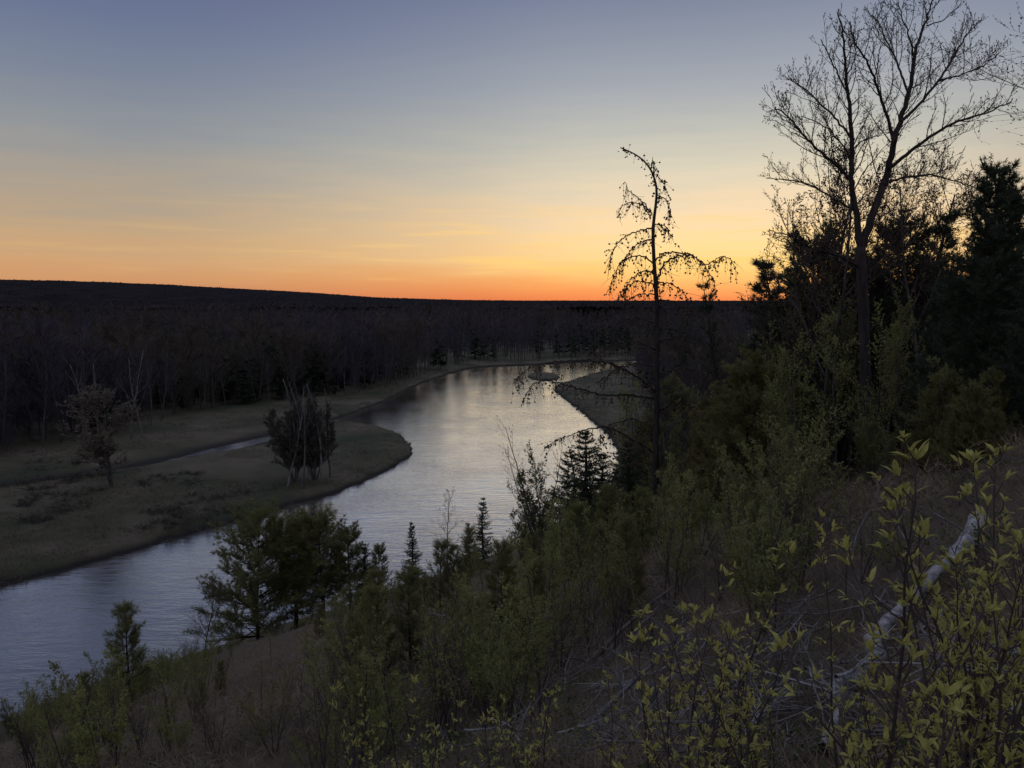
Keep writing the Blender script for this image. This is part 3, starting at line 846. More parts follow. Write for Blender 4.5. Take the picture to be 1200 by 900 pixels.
# ------------------------------------------------------------------ the drooping larch in the middle
r = rs(202)
YL = 30.0
lb = base_of(769, YL)
pl = YL / (cp * FPX)
def lp(pts, depth=0.0):
    n = len(pts)
    return np.array([at(x, y, YL + depth * (k / max(n - 1, 1))) for k, (x, y) in enumerate(pts)]) - lb
TR = [(769, 625), (768, 560), (770, 450), (770, 357), (766, 300), (765, 267), (769, 237), (770, 220), (765, 202), (757, 190), (747, 182), (735, 176), (727, 173)]
m = MB()
Q = resample(lp(TR), .2)
m.tube(Q, np.interp(np.linspace(0, 1, len(Q)), [0, .3, .6, .8, .9, 1], [4.2, 3.3, 2.5, 1.7, 1.1, .6]) * pl, 8)
BR = [([(767, 210), (766, 196), (765, 184)], .1), ([(763, 247), (755, 241), (740, 237), (730, 240), (725, 249)], -.6), ([(764, 252), (756, 240), (747, 231), (738, 225), (732, 213)], .5),
      ([(765, 267), (750, 270), (735, 275), (725, 283), (717, 297), (713, 316)], -.7), ([(766, 309), (755, 300), (740, 300), (727, 307), (720, 320), (714, 340)], .8),
      ([(768, 336), (757, 329), (745, 330), (732, 336), (722, 352)], -.6), ([(767, 306), (777, 296), (795, 296), (812, 299), (825, 310), (835, 325), (840, 342)], -.7),
      ([(769, 330), (779, 307), (792, 301), (810, 298), (828, 312), (845, 300), (856, 303), (864, 319)], .9), ([(770, 333), (785, 331), (800, 342), (813, 357)], .4),
      ([(766, 262), (780, 265), (788, 278)], .5), ([(769, 228), (780, 232), (786, 245), (784, 259)], -.4), ([(766, 280), (745, 286), (733, 300), (728, 318)], .9),
      ([(767, 318), (752, 318), (738, 328), (730, 346)], -1.0), ([(769, 345), (750, 344), (735, 352), (726, 368)], .6), ([(768, 205), (777, 212), (781, 224)], .5),
      ([(771, 352), (790, 352), (806, 362), (818, 380)], -.8), ([(771, 380), (748, 372), (728, 376), (712, 392)], .9),
      ([(770, 460), (745, 440), (715, 425), (690, 422), (664, 423), (640, 425), (618, 432), (601, 449)], -1.4), ([(770, 468), (740, 463), (705, 463), (670, 453), (640, 445), (622, 452), (614, 468)], .8),
      ([(769, 532), (752, 521), (733, 510), (713, 500), (687, 503), (660, 513), (638, 524)], -1.0), ([(769, 545), (750, 541), (728, 533), (698, 529)], 1.0),
      ([(770, 410), (745, 400), (718, 403), (696, 416)], -1.2), ([(771, 400), (798, 393), (828, 401), (850, 418)], 1.0), ([(771, 440), (800, 430), (832, 440), (856, 462)], -1.0),
      ([(770, 430), (748, 425), (722, 432), (702, 448)], 1.6), ([(771, 480), (800, 472), (826, 484), (840, 508)], 1.0), ([(770, 500), (740, 490), (716, 498), (700, 516)], 1.4)]
br_m = []
tw, cn = MB(), MB(); cp_, cd_ = [], []
for pts, dep in BR:
    Q = resample(lp(pts, dep), .08); n = len(Q)
    Q[1:-1] += r.normal(size=(n - 2, 3)) * .02
    mm = MB(); L = n * .08
    mm.tube(Q, np.linspace(.48 + .18 * L, .30, n) * pl, 5)
    br_m.append(mm.mesh('branch', BARK))
    k = 1
    while k < n:
        for _q in range(1 + (r.rand() < .7) + (r.rand() < .4)):
            d = unit(np.array([r.normal() * .45, r.normal() * .45, -.75 + r.normal() * .45])); l = r.uniform(.10, .8) * (.45 + .55 * min(1, L / 2))
            B, BD = wander(Q[k], d, l, 4, r, .16, -.13)
            tw.tube(B, np.linspace(.0075, .0045, 5), 3)
            for h_ in range(1, 5):
                if r.rand() < .36: cp_.append(B[h_] + r.normal(size=3) * .01); cd_.append(r.normal(size=3))
        if r.rand() < .35: cp_.append(Q[k] + [0, 0, .035]); cd_.append(r.normal(size=3))
        k += 1 if r.rand() < .6 else 2
Q = resample(lp(TR[6:]), .06)
for q in Q:
    if r.rand() < .85: cp_.append(q + r.normal(size=3) * .07); cd_.append(r.normal(size=3))
    if r.rand() < .35:
        B, BD = wander(q, r.normal(size=3) + [0, 0, -.2], r.uniform(.15, .4), 3, r, .2, -.1); tw.tube(B, [.008, .006, .005, .004], 3)
        cp_.append(B[-1]); cd_.append(r.normal(size=3))
C = np.array(cp_); A, S, Z = frames(np.array(cd_), r); s = r.uniform(.024, .064, (len(C), 1))
cn.stamp([(1, 0, 0), (-1, 0, 0), (0, .85, 0), (0, -.85, 0), (0, 0, .85), (0, 0, -.85)], None, [(0, 2, 4), (0, 4, 3), (0, 3, 5), (0, 5, 2), (1, 4, 2), (1, 3, 4), (1, 5, 3), (1, 2, 5)], C, A * s, S * s, Z * s)
e = thing('larch_tree', [('trunk', m.mesh('trunk', BARK), [('branch', x) for x in br_m]), ('crown', tw.mesh('crown', TWIG)), ('cones', cn.mesh('cones', BUD))],
          "leafless larch with bent-over top and drooping branches full of small cones", 'tree', tuple(lb))
for o in e.children:
    if o.name.startswith('cones'): o['kind'] = 'stuff'

# ------------------------------------------------------------------ trees of the right-hand slope
bt = {'a': bare_tree(31, 10, .10, dict(nch=[17, 11, 6], ratio=[.48, .45, .42], ang=[R(34), R(38), R(42)]), bud=.085),
      'b': bare_tree(32, 10, .07, dict(nch=[14, 6, 4], ratio=[.28, .45, .42], ang=[R(34), R(38), R(42)]), bud=.08),
      'c': bare_tree(33, 11, .11, dict(nch=[15, 11, 7], ratio=[.62, .45, .42], shape=[.35, .4, .4], ang=[R(50), R(42), R(45)], **{'from': [.42, .2, .15]}), bud=.08)}
put('bare_tree', bt['a'], 10, 964, 26, 200, "smaller leafless budding tree just left of the tall forked tree", 'tree', rz=.4)
put('bare_tree', bt['c'], 11, 1224, 19, 112, "leafless tree whose twigs reach into the picture at the right edge above the dark pine", 'tree', rz=1.2, wide=1.35)
put('bare_tree', bt['a'], 10, 1048, 27, 212, "slender leafless tree right behind the fork of the tall tree", 'tree', rz=2.0)
put('bare_tree', bt['a'], 10, 1082, 24, 196, "slender leafless tree between the tall forked tree and the big dark pine", 'tree', rz=4.0, wide=.85)
put('bare_tree', bt['b'], 10, 940, 29, 236, "thin leafless tree standing above the yellow-green saplings at the left of the right-hand trees", 'tree', rz=3.1)

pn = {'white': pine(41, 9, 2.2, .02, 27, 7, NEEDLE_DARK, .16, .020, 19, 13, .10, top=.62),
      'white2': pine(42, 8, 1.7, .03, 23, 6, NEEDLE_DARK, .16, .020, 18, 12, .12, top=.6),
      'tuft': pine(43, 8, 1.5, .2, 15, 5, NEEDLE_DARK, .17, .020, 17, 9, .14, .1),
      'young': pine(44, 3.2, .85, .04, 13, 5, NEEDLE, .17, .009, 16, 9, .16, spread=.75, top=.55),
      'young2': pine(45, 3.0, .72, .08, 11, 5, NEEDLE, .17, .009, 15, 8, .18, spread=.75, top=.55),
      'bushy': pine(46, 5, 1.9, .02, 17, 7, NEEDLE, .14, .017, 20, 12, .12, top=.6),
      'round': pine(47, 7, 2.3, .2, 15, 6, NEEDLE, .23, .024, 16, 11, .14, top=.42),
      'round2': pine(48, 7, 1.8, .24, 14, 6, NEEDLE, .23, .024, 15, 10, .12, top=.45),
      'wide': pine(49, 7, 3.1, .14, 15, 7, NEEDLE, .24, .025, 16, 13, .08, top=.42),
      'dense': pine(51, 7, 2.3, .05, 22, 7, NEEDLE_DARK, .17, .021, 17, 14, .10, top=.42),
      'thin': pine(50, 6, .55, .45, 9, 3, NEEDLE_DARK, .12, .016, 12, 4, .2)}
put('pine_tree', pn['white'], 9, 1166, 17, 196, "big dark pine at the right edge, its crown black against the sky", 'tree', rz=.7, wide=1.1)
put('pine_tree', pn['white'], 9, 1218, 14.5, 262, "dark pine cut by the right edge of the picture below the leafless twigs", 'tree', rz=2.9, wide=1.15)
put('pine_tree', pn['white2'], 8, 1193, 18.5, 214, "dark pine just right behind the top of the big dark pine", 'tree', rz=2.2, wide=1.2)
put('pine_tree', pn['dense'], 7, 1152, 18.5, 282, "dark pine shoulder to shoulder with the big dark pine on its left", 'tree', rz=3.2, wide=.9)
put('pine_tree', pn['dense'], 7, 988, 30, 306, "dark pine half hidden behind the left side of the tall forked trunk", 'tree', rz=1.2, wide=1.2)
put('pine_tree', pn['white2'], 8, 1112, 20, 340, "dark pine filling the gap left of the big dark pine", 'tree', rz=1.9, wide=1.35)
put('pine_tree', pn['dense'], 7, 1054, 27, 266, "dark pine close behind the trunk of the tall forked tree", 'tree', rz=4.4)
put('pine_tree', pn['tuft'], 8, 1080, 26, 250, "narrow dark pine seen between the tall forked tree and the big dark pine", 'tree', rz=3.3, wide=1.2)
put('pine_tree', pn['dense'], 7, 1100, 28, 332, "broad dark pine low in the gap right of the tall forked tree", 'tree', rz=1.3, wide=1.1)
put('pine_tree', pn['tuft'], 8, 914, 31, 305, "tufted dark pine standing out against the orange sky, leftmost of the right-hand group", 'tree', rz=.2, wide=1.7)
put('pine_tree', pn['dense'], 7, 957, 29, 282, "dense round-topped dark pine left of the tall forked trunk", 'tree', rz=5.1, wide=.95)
put('bare_tree', bt['a'], 10, 940, 28, 214, "leafless budding tree rising behind the dense round-topped pine", 'tree', rz=2.4)
put('pine_tree', pn['thin'], 6, 857, 30, 318, "very thin young pine with a bare stem, tip just above the horizon", 'tree', rz=.5)
put('young_pine', pn['bushy'], 5, 880, 24, 418, "bushy brown-green pine on the slope below the thin young pine", 'tree', rz=1.0)
put('young_pine', pn['bushy'], 5, 838, 27, 470, "low bushy pine between the larch trunk and the brown-green pine", 'tree', rz=2.6)
put('young_pine', pn['bushy'], 5, 940, 25, 452, "bushy pine at the left foot of the tall forked tree", 'tree', rz=3.9)

sp_ = {'thick': sapling(51, 6, 2, .06, leaf=LEAF_DIM, par=dict(nch=[16, 7], ratio=[.3, .45]), per=3),
       'tall': sapling(52, 5, 1, .062, leaf=LEAF_DIM, par=dict(nch=[16, 7]), per=3),
       'multi': sapling(53, 3, 5, .055, leaf=LEAF_DIM, spread=.4, par=dict(nch=[12, 5]), per=2),
       'multi2': sapling(54, 2.4, 6, .055, leaf=LEAF_DIM, spread=.55, par=dict(nch=[10, 5]), per=2),
       'thin': sapling(55, 3, 1, .06, leaf=LEAF_DIM, par=dict(nch=[11, 3]), per=2),
       'bush': sapling(56, 4, 7, .07, leaf=LEAF_BUSH, spread=.5, par=dict(nch=[13, 6], ratio=[.34, .45]), per=3),
       'bare': sapling(57, 3, 3, .03, leaf=BUD, spread=.4, par=dict(nch=[12, 6]), per=1, tipf=.4)}
SPECIAL = [('thick', 6, 968, 26, 345, "yellow-green leafing tree in front of the dense dark pine"), ('thick', 6, 1000, 25.5, 368, "yellow-green leafing tree leaning against the left side of the tall forked trunk"),
           ('thick', 6, 1042, 24, 352, "yellow-green leafing tree just right of the tall forked trunk"), ('tall', 5, 930, 24, 372, "pale leafing sapling left of the yellow-green trees"),
           ('tall', 5, 1078, 22, 372, "leafing sapling under the dark pines right of the tall forked trunk"), ('thick', 6, 900, 28, 395, "leafing tree with pale stem behind the brown-green pine")]
SPECIAL += [('thick', 6, 1020, 20, 372, "leafing tree standing in front of the lower trunk of the tall forked tree"), ('tall', 5, 985, 20, 400, "thin leafing sapling a step left of the tall forked trunk"),
            ('thick', 6, 1066, 19, 392, "leafing tree in front of the dark pines right of the tall forked trunk"), ('thick', 6, 945, 21, 405, "leafing tree before the dense round-topped pine"),
            ('tall', 5, 1110, 16, 420, "pale leafing sapling in front of the big dark pines at the right"), ('thick', 6, 915, 22, 440, "olive leafing tree beside the bushy pine at the left foot of the tall tree")]
for k, nat, px, Y, top, lab in SPECIAL:
    put('leafing_tree', sp_[k], nat, px, Y, top, lab, 'tree', rz=px * .37)

# middle: bushes and firs in front of the river
sprs = {'fir': spruce(61, 6, 1.9, .06, 1.3, nl=.12, nw=.030, whorls=24, droop=.1), 'slim': spruce(62, 6, 1.35, .04, 1.2, nl=.11, nw=.028, whorls=26), 'open': spruce(63, 6, 1.7, .12, 1.0, nl=.12, nw=.028, whorls=20, droop=.0)}
MID = [('spruce_tree', sprs['fir'], 6, 686, 38, 503, "dark fir with a pointed top between the leafing bush and the larch", 'tree'),
       ('spruce_tree', sprs['open'], 6, 668, 40, 526, "smaller dark fir tucked against the left side of the pointed fir", 'tree'),
       ('spruce_tree', sprs['fir'], 6, 738, 36, 516, "dark fir just left of the larch trunk", 'tree'),
       ('spruce_tree', sprs['fir'], 6, 707, 37, 530, "short dark fir right of the pointed fir", 'tree'), ('spruce_tree', sprs['open'], 6, 722, 33, 548, "ragged dark fir low beside the larch", 'tree'),
       ('leafing_shrub', sp_['bush'], 4, 640, 37, 532, "tall dark bush with upright bare twigs at its top, in front of the wide river", 'shrub'),
       ('leafing_shrub', sp_['bush'], 4, 612, 40, 588, "dark bush at the lower left of the twiggy bush by the river", 'shrub'),
       ('bare_shrub', sp_['bare'], 3, 634, 36.5, 486, "thin twiggy bare shrub rising above the dark bush over the water", 'shrub'),
       ('leafing_shrub', sp_['bush'], 4, 704, 34, 575, "olive bush below the pointed fir", 'shrub'), ('leafing_shrub', sp_['bush'], 4, 790, 28, 560, "olive bush around the foot of the larch", 'shrub'),
       ('spruce_tree', sprs['slim'], 6, 565, 58, 583, "small dark spruce with a spiky top standing before the river", 'tree'),
       ('spruce_tree', sprs['open'], 6, 547, 57, 612, "small broad dark spruce touching the left side of the spiky one", 'tree'),
       ('spruce_tree', sprs['slim'], 6, 480, 56, 612, "lone small spruce with a sharp tip against the water", 'tree'),
       ('bare_tree', bt['b'], 10, 523, 55, 578, "thin leafless sapling between the two small spruces", 'tree'),
       ('spruce_tree', sprs['slim'], 6, 423, 54, 637, "tiny dark spruce right of the big round pines", 'tree'),
       ('pine_tree', pn['round2'], 7, 441, 54, 640, "small pale pine between the round pines and the lone spruce", 'tree'),
       ('pine_tree', pn['wide'], 7, 292, 52, 606, "big broad pine on the lower bank with long side branches over the water", 'tree'),
       ('pine_tree', pn['round'], 7, 373, 53, 604, "round brown-green pine right of the big broad pine", 'tree'),
       ('pine_tree', pn['round2'], 7, 338, 55, 608, "pine squeezed between the broad pine and the round one", 'tree'),
       ('pine_tree', pn['round2'], 7, 406, 54, 620, "smaller brown-green pine on the right of the round pine", 'tree'),
       ('bare_tree', bt['a'], 10, 224, 47, 684, "small crooked leafless tree left of the big broad pine, over the water", 'tree'),
       ('young_pine', pn['young'], 3.2, 131, 27, 712, "young brown pine on a thin trunk at the lower left before the water", 'tree'),
       ('young_pine', pn['young2'], 3.0, 76, 27, 790, "small pine left of the young brown pine at the lower left", 'tree'),
       ('young_pine', pn['young2'], 3.0, 243, 22, 775, "young pine on a dark thin trunk at the bottom left", 'tree'),
       ('young_pine', pn['young'], 3.2, 222, 21, 800, "low bushy young pine beside the thin dark trunk at the bottom left", 'tree'),
       ('leafing_sapling', sp_['thin'], 3, 306, 25, 735, "pale leafing sapling standing in front of the big broad pine", 'sapling'),
       ('young_pine', pn['young'], 3.2, 455, 20, 742, "young brown pine in the middle of the slope below the lone spruce", 'tree'),
       ('young_pine', pn['young2'], 3.0, 600, 17, 690, "young brown pine on the slope below the dark bush", 'tree'),
       ('young_pine', pn['young'], 3.2, 640, 18, 700, "bushy brown pine at the centre of the slope", 'tree'),
       ('young_pine', pn['young'], 3.2, 672, 21, 655, "brown pine behind the bushy pine at the centre of the slope", 'tree'),
       ('young_pine', pn['young2'], 3.0, 430, 14, 800, "low brown pine at the bottom of the picture left of centre", 'tree'),
       ('young_pine', pn['young'], 3.2, 590, 11, 790, "dark low pine near the bottom centre", 'tree')]
for nm, parts, nat, px, Y, top, lab, cat in MID:
    put(nm, parts, nat, px, Y, top, lab, cat, rz=px * .71, wide=1.3 if (nm == 'pine_tree' and px > 330 and px < 420) or (nm == 'spruce_tree' and px > 600) else 1.0)

# fillers of the slope: leafing saplings, one group for each stretch of bank
r = rs(303)
def limit(px): return np.interp(px, [0, 60, 120, 200, 230, 270, 330, 400, 470, 520, 560, 600, 640, 700, 760, 820, 900, 940, 1000, 1040, 1100, 1200], [800, 800, 770, 775, 760, 760, 755, 690, 690, 680, 650, 640, 590, 570, 575, 540, 520, 610, 640, 560, 520, 500])
STRETCH = [("leafing saplings at the lower left", "thin yellow-green leafing sapling on the bank at the lower left", 0, 345, 12, 40, 84),
           ("leafing saplings above the lower left shore", "thin yellow-green leafing sapling on the bare bank just above the lower left shore", 130, 350, 24, 46, 40),
           ("leafing saplings on the middle slope", "thin yellow-green leafing sapling on the middle of the slope", 345, 650, 9, 50, 100),
           ("leafing saplings below the larch", "dense olive leafing sapling on the slope below the larch", 640, 920, 11, 34, 92)]
for grp, lab, x0, x1, y0, y1, cnt in STRETCH:
    k = 0; tries = 0
    while k < cnt and tries < 4000:
        tries += 1
        px = r.uniform(x0, x1); Y = y0 + (y1 - y0) * r.rand() ** .9
        b = base_of(px, Y)
        H = r.uniform(1.4, 3.6) * (1 if Y > 16 else .7)
        dz = b[2] + H - EYE
        # picture row of the top
        c = np.array([b[0], Y, dz]); zc = c[1] * cp - c[2] * sp; yc = c[1] * sp + c[2] * cp
        row = 450 - yc / zc * FPX
        if row < limit(px) + r.uniform(-22, 30): continue
        kind = ['tall', 'multi', 'multi2', 'thin', 'thin', 'bare'][r.randint(6)]
        nat = dict(tall=5, multi=3, multi2=2.4, thin=3, bare=3)[kind]
        bare = kind == 'bare'
        thing('bare_shrub' if bare else 'leafing_sapling', sp_[kind], lab if not bare else lab.replace('yellow-green leafing sapling', 'twiggy bare shrub').replace('dense olive leafing sapling', 'thin twiggy bare shrub'),
              'shrub' if bare else 'sapling', tuple(b), r.uniform(0, 6.28), H / nat, grp if not bare else grp.replace('leafing saplings', 'bare shrubs'))
        k += 1
# a fringe of twiggy shrubs and alders along the near waterline
d = np.concatenate([[0], np.cumsum(np.linalg.norm(np.diff(TOE, axis=0), axis=1))])
for k in range(60):
    q = r.uniform(0, 1)
    i0 = int(np.argmin(np.hypot(TOE[:, 0] + 46, TOE[:, 1] - 38))); i1 = int(np.argmin(np.hypot(TOE[:, 0] - 6, TOE[:, 1] - 95)))
    sv = d[i0] + (d[i1] - d[i0]) * q
    x = np.interp(sv, d, TOE[:, 0]) + r.uniform(.3, 6) * .75; y = np.interp(sv, d, TOE[:, 1]) - r.uniform(.3, 6) * .66
    kd = ['bare', 'bush', 'bare', 'multi2'][r.randint(4)]; nat = dict(bare=3, bush=4, multi2=2.4)[kd]
    thing('bare_shrub' if kd == 'bare' else 'leafing_shrub', sp_[kd], 'twiggy bare shrub on the near waterline' if kd == 'bare' else 'low olive shrub on the near waterline', 'shrub', (x, y, g1(x, y) - .05), r.uniform(0, 6.28), r.uniform(.8, 2.6) / nat * (1.3 if kd == 'bare' else 1), 'bare shrubs on the near waterline' if kd == 'bare' else 'olive shrubs on the near waterline')
for k in range(26):
    px = r.uniform(360, 760); Y = r.uniform(13, 42); b = base_of(px, Y); H = r.uniform(1.2, 2.8)
    thing('young_pine', pn[['young', 'young2'][k % 2]], 'small brown-green pine seedling among the saplings of the slope', 'tree', tuple(b), r.uniform(0, 6.28), H / 3.1, 'pine seedlings on the slope')
for k in range(44):
    px = r.uniform(870, 1210); Y = r.uniform(8, 22); b = base_of(px, Y)
    top = r.uniform(455, 560) if Y > 13 else r.uniform(520, 640)
    H = min(2.8, height_to(px, top, Y, b))
    if H < .5: continue
    kd = ['multi', 'multi2', 'thin', 'bare', 'bush'][r.randint(5)]; nat = dict(multi=3, multi2=2.4, thin=3, bare=3, bush=4)[kd]
    thing('bare_shrub' if kd == 'bare' else 'leafing_sapling', sp_[kd], 'twiggy bare shrub on the brow of the slope under the right-hand trees' if kd == 'bare' else 'olive leafing sapling on the brow of the slope under the right-hand trees',
          'shrub' if kd == 'bare' else 'sapling', tuple(b), r.uniform(0, 6.28), H / nat, 'bare shrubs under the right-hand trees' if kd == 'bare' else 'saplings under the right-hand trees')
for k in range(9):
    px = r.uniform(1095, 1215); Y = r.uniform(12, 17); b = base_of(px, Y); H = min(2.6, height_to(px, r.uniform(430, 490), Y, b))
    if H > .6: thing('young_pine', pn['bushy'], 'low dark pine under the big pines at the right', 'tree', tuple(b), r.uniform(0, 6.28), H / 5, 'low pines under the big pines')
# sparse stems on the open grassy slope at the right
for px, Y, top, kd in [(905, 11, 600, 'thin'), (952, 10, 585, 'thin'), (985, 14, 545, 'thin'), (1022, 16, 560, 'multi'), (1075, 13, 575, 'thin'), (930, 17, 545, 'multi'), (1120, 12, 560, 'multi2'), (965, 19, 540, 'multi2'), (1150, 10, 560, 'thin'), (1095, 18, 520, 'multi')]:
    put('leafing_sapling', sp_[kd], dict(thin=3, multi=3, multi2=2.4)[kd], px, Y, top, "sparse thin-stemmed sapling on the straw-covered slope at the right", 'sapling', "thin saplings on the straw slope", rz=px)

# ------------------------------------------------------------------ the far bank
pale = {k: bare_tree(70 + i, 16, .16, dict(nch=[9, 6, 4], ratio=[.42, .42, .42], ang=[R(38), R(38), R(40)], rmin=.02), mats=(BARK_PALE, HAZE_TWIG)) for i, k in enumerate('abc')}
grey = {k: bare_tree(80 + i, 18, .17, dict(nch=[16, 10, 5], ratio=[.34, .42, .42], rmin=.016, sides=[5, 4, 3, 3]), mats=(BARK_GREY, HAZE_TWIG)) for i, k in enumerate('abcd')}
rust = sapling(91, 9, 2, .20, leaf=LEAF_RUST, spread=.15, par=dict(nch=[22, 10], ratio=[.44, .45], ang=[R(46), R(42)], shape=[.5, .4], **{'from': [.4, .15]}, rmin=.02), rad=.13, per=3, bark=BARK_GREY)
put('leafing_tree', rust, 9, 123, 117, 470, "round-topped pale brown leafing tree on the grass across the river", 'tree', rz=.3, wide=1.5)
put('birch_tree', pale['a'], 16, 97, 150, 418, "pale forked leafless tree standing before the dark woods at the left", 'tree', rz=.3)
put('birch_tree', pale['b'], 16, 112, 152, 424, "pale leafless tree just right of the forked pale tree", 'tree', rz=1.3)
put('birch_tree', pale['c'], 16, 150, 158, 406, "tall pale thin-stemmed tree before the purple woods", 'tree', rz=2.2)
put('birch_tree', pale['a'], 16, 163, 160, 416, "pale leafless tree on the right of the tall thin-stemmed one", 'tree', rz=4.2)
# the clump on the spit
CL = [(333, 118, 448, -.16, 'a'), (344, 121, 440, .10, 'b'), (352, 117, 455, -.05, 'c'), (360, 122, 438, .14, 'a'), (372, 121, 446, .08, 'b'), (384, 125, 452, .03, 'c')]
CLN = ["leaning pale trunk at the left of the clump on the river spit", "pale trunk with a bare fork, second in the clump on the river spit", "short pale trunk low in the middle of the clump on the river spit",
       "pale trunk leaning right in the middle of the clump on the river spit", "straight pale trunk right of the middle of the clump on the river spit", "darker upright trunk at the right end of the clump on the river spit"]
slim = {k: bare_tree(75 + i, 16, .17, dict(nch=[7, 5, 3], ratio=[.24, .4, .4], ang=[R(28), R(34), R(40)], rmin=.02, **{'from': [.45, .2, .2]}), mats=(BARK_PALE if k != 'c' else BARK_GREY, HAZE_TWIG)) for i, k in enumerate('abc')}
for (px, Y, top, ln, k), lab in zip(CL, CLN):
    e = put('birch_tree', slim[k], 16, px, Y, top, lab, 'tree', rz=px)
    e.rotation_euler = (0, ln, px * .9)
clump = sapling(95, 7, 11, .13, leaf=HAZE_TWIG2, spread=.34, par=dict(nch=[15, 9], ratio=[.33, .45], rmin=.018), rad=.06, per=3, bark=BARK_GREY)
put('bare_shrub', clump, 7, 342, 121, 466, "dense dark thicket between the pale trunks on the river spit", 'shrub', rz=.2, wide=1.05)
put('bare_shrub', clump, 7, 366, 123, 470, "dark thicket at the right of the pale trunks on the river spit", 'shrub', rz=2.2)
low = sapling(96, 2.2, 14, .05, leaf=HAZE_TWIG2, spread=1.6, par=dict(nch=[9, 5], rmin=.012, ang=[R(55), R(50)]), rad=.02, per=1, bark=BARK_GREY)
r = rs(404)
k = 0
while k < 75:
    px, py = (r.uniform(30, 300), r.uniform(556, 622)) if r.rand() < .7 else (r.uniform(0, 120), r.uniform(528, 575))
    p = hit(px, py, 500)
    if p[2] < .5 or fbm(p[0] / 9, p[1] / 9, 41) < .5: continue
    k += 1
    thing('bare_shrub', low, "low brown scrub on the flat grass across the river", 'shrub', (p[0], p[1], p[2] - .05), r.uniform(0, 6.28), (r.uniform(.6, 1.7), r.uniform(.6, 1.7), r.uniform(.3, .75)), "low scrub on the far bank")
# first row of the far woods, one by one
d = np.concatenate([[0], np.cumsum(np.linalg.norm(np.diff(EDGE, axis=0), axis=1))])
s = 60.0
nn_ = 0
while s < d[-1] - 150:
    x = np.interp(s, d, EDGE[:, 0]) + r.normal() * 2; y = np.interp(s, d, EDGE[:, 1]) + r.normal() * 2 + 1
    s += r.uniform(3.2, 6.2)
    if abs(x) > y * .74 or river_info(np.array([x]), np.array([y]))[0] < 3: continue
    thing('bare_tree', grey['abcd'[r.randint(4)]], "leafless grey tree in the front row of the woods across the river", 'tree', (x, y, g1(x, y) - .1), r.uniform(0, 6.28), r.uniform(.72, 1.08), "front row of the far woods")
    nn_ += 1
d = np.concatenate([[0], np.cumsum(np.linalg.norm(np.diff(EDGE_R, axis=0), axis=1))])
s = 660.0
while s < d[-1] - 320:
    x = np.interp(s, d, EDGE_R[:, 0]) + r.normal() * 2; y = np.interp(s, d, EDGE_R[:, 1]) + r.normal() * 2
    s += r.uniform(4, 8)
    if x > y * .74 or river_info(np.array([x]), np.array([y]))[0] < 3: continue
    thing('bare_tree', grey['abcd'[r.randint(4)]], "leafless grey tree on the flat land inside the river bend at the right", 'tree', (x, y, g1(x, y) - .1), r.uniform(0, 6.28), r.uniform(.5, .8), "trees inside the river bend")
# trees down the bluff between the larch and the tall tree, and behind the right-hand group
for k in range(84):
    px = r.uniform(752, 940); Y = r.uniform(34, 110)
    b = base_of(px, Y)
    top = r.uniform(415, 525) if px < 905 else r.uniform(380, 440)
    H = height_to(px, top, Y, b)
    if H < 1.5 or b[2] < .5: continue
    H = min(H, 11)
    kd = r.randint(4)
    prt, nat = [(grey['a'], 18), (sp_['thick'], 6), (pn['bushy'], 5), (grey['c'], 18)][kd]
    nm = ['bare_tree', 'leafing_tree', 'pine_tree', 'bare_tree'][kd]
    thing(nm, prt, ["leafless tree down the slope behind the larch", "leafing tree down the slope behind the larch", "pine down the slope behind the larch", "leafless tree down the slope behind the larch"][kd], 'tree', tuple(b), r.uniform(0, 6.28), H / nat,
          ["leafless trees behind the larch", "leafing trees behind the larch", "pines behind the larch", "leafless trees behind the larch"][kd])
for k in range(50):
    px = r.uniform(915, 1230); Y = r.uniform(27, 60)
    b = base_of(px, Y); top = r.uniform(330, 420) if px < 1080 else r.uniform(300, 400)
    H = min(13, height_to(px, top, Y, b))
    if H < 2: continue
    kd = r.randint(3)
    prt, nat = [(pn['dense'], 7), (sp_['thick'], 6), (pn['white'], 9)][kd]
    thing(['pine_tree', 'leafing_tree', 'pine_tree'][kd], prt, ["dark pine in the thick stand behind the tall forked tree", "leafing tree in the thick stand behind the tall forked tree"][kd == 1], 'tree', tuple(b), r.uniform(0, 6.28), H / nat, ["pines behind the tall forked tree", "leafing trees behind the tall forked tree"][kd == 1])

# ------------------------------------------------------------------ foreground: fallen log, stumps, dead branches
def slope_frame(x, y, yaw):
    e = .4
    n = Vector((g1(x - e, y) - g1(x + e, y), g1(x, y - e) - g1(x, y + e), 2 * e)).normalized()
    f = Vector((math.cos(yaw), math.sin(yaw), 0)); f = (f - n * f.dot(n)).normalized()
    s = n.cross(f)
    return Matrix((f, s, n)).transposed().to_euler()
r = rs(505)
LOG = [(962, 890), (975, 850), (988, 815), (1012, 782), (1030, 755), (1040, 728), (1058, 704), (1078, 690), (1100, 672), (1122, 650), (1140, 626), (1152, 606)]
pts = []
for k, (x, y) in enumerate(LOG):
    p = hit(x, y, 60); c = np.array([0, 0, EYE])
    pts.append(c + (p - c) * .925)
pts = np.array(pts)
b0 = pts[0].copy()
Q = resample(pts - b0, .1)
n = len(Q); kk = np.arange(n) * .1
Q += np.stack([.05 * np.sin(kk * 4.1) + .03 * np.sin(kk * 9 + 1), .02 * np.sin(kk * 5), .035 * np.sin(kk * 5.3 + 2) + .02 * np.sin(kk * 11)], -1)
Q[1:-1] += r.normal(size=(n - 2, 3)) * .006
lg = MB(); lg.tube(Q, np.interp(np.linspace(0, 1, n), [0, .15, .5, .8, 1], [.06, .052, .05, .06, .085]) * (1 + .07 * r.normal(size=n)), 11)
stubs = []
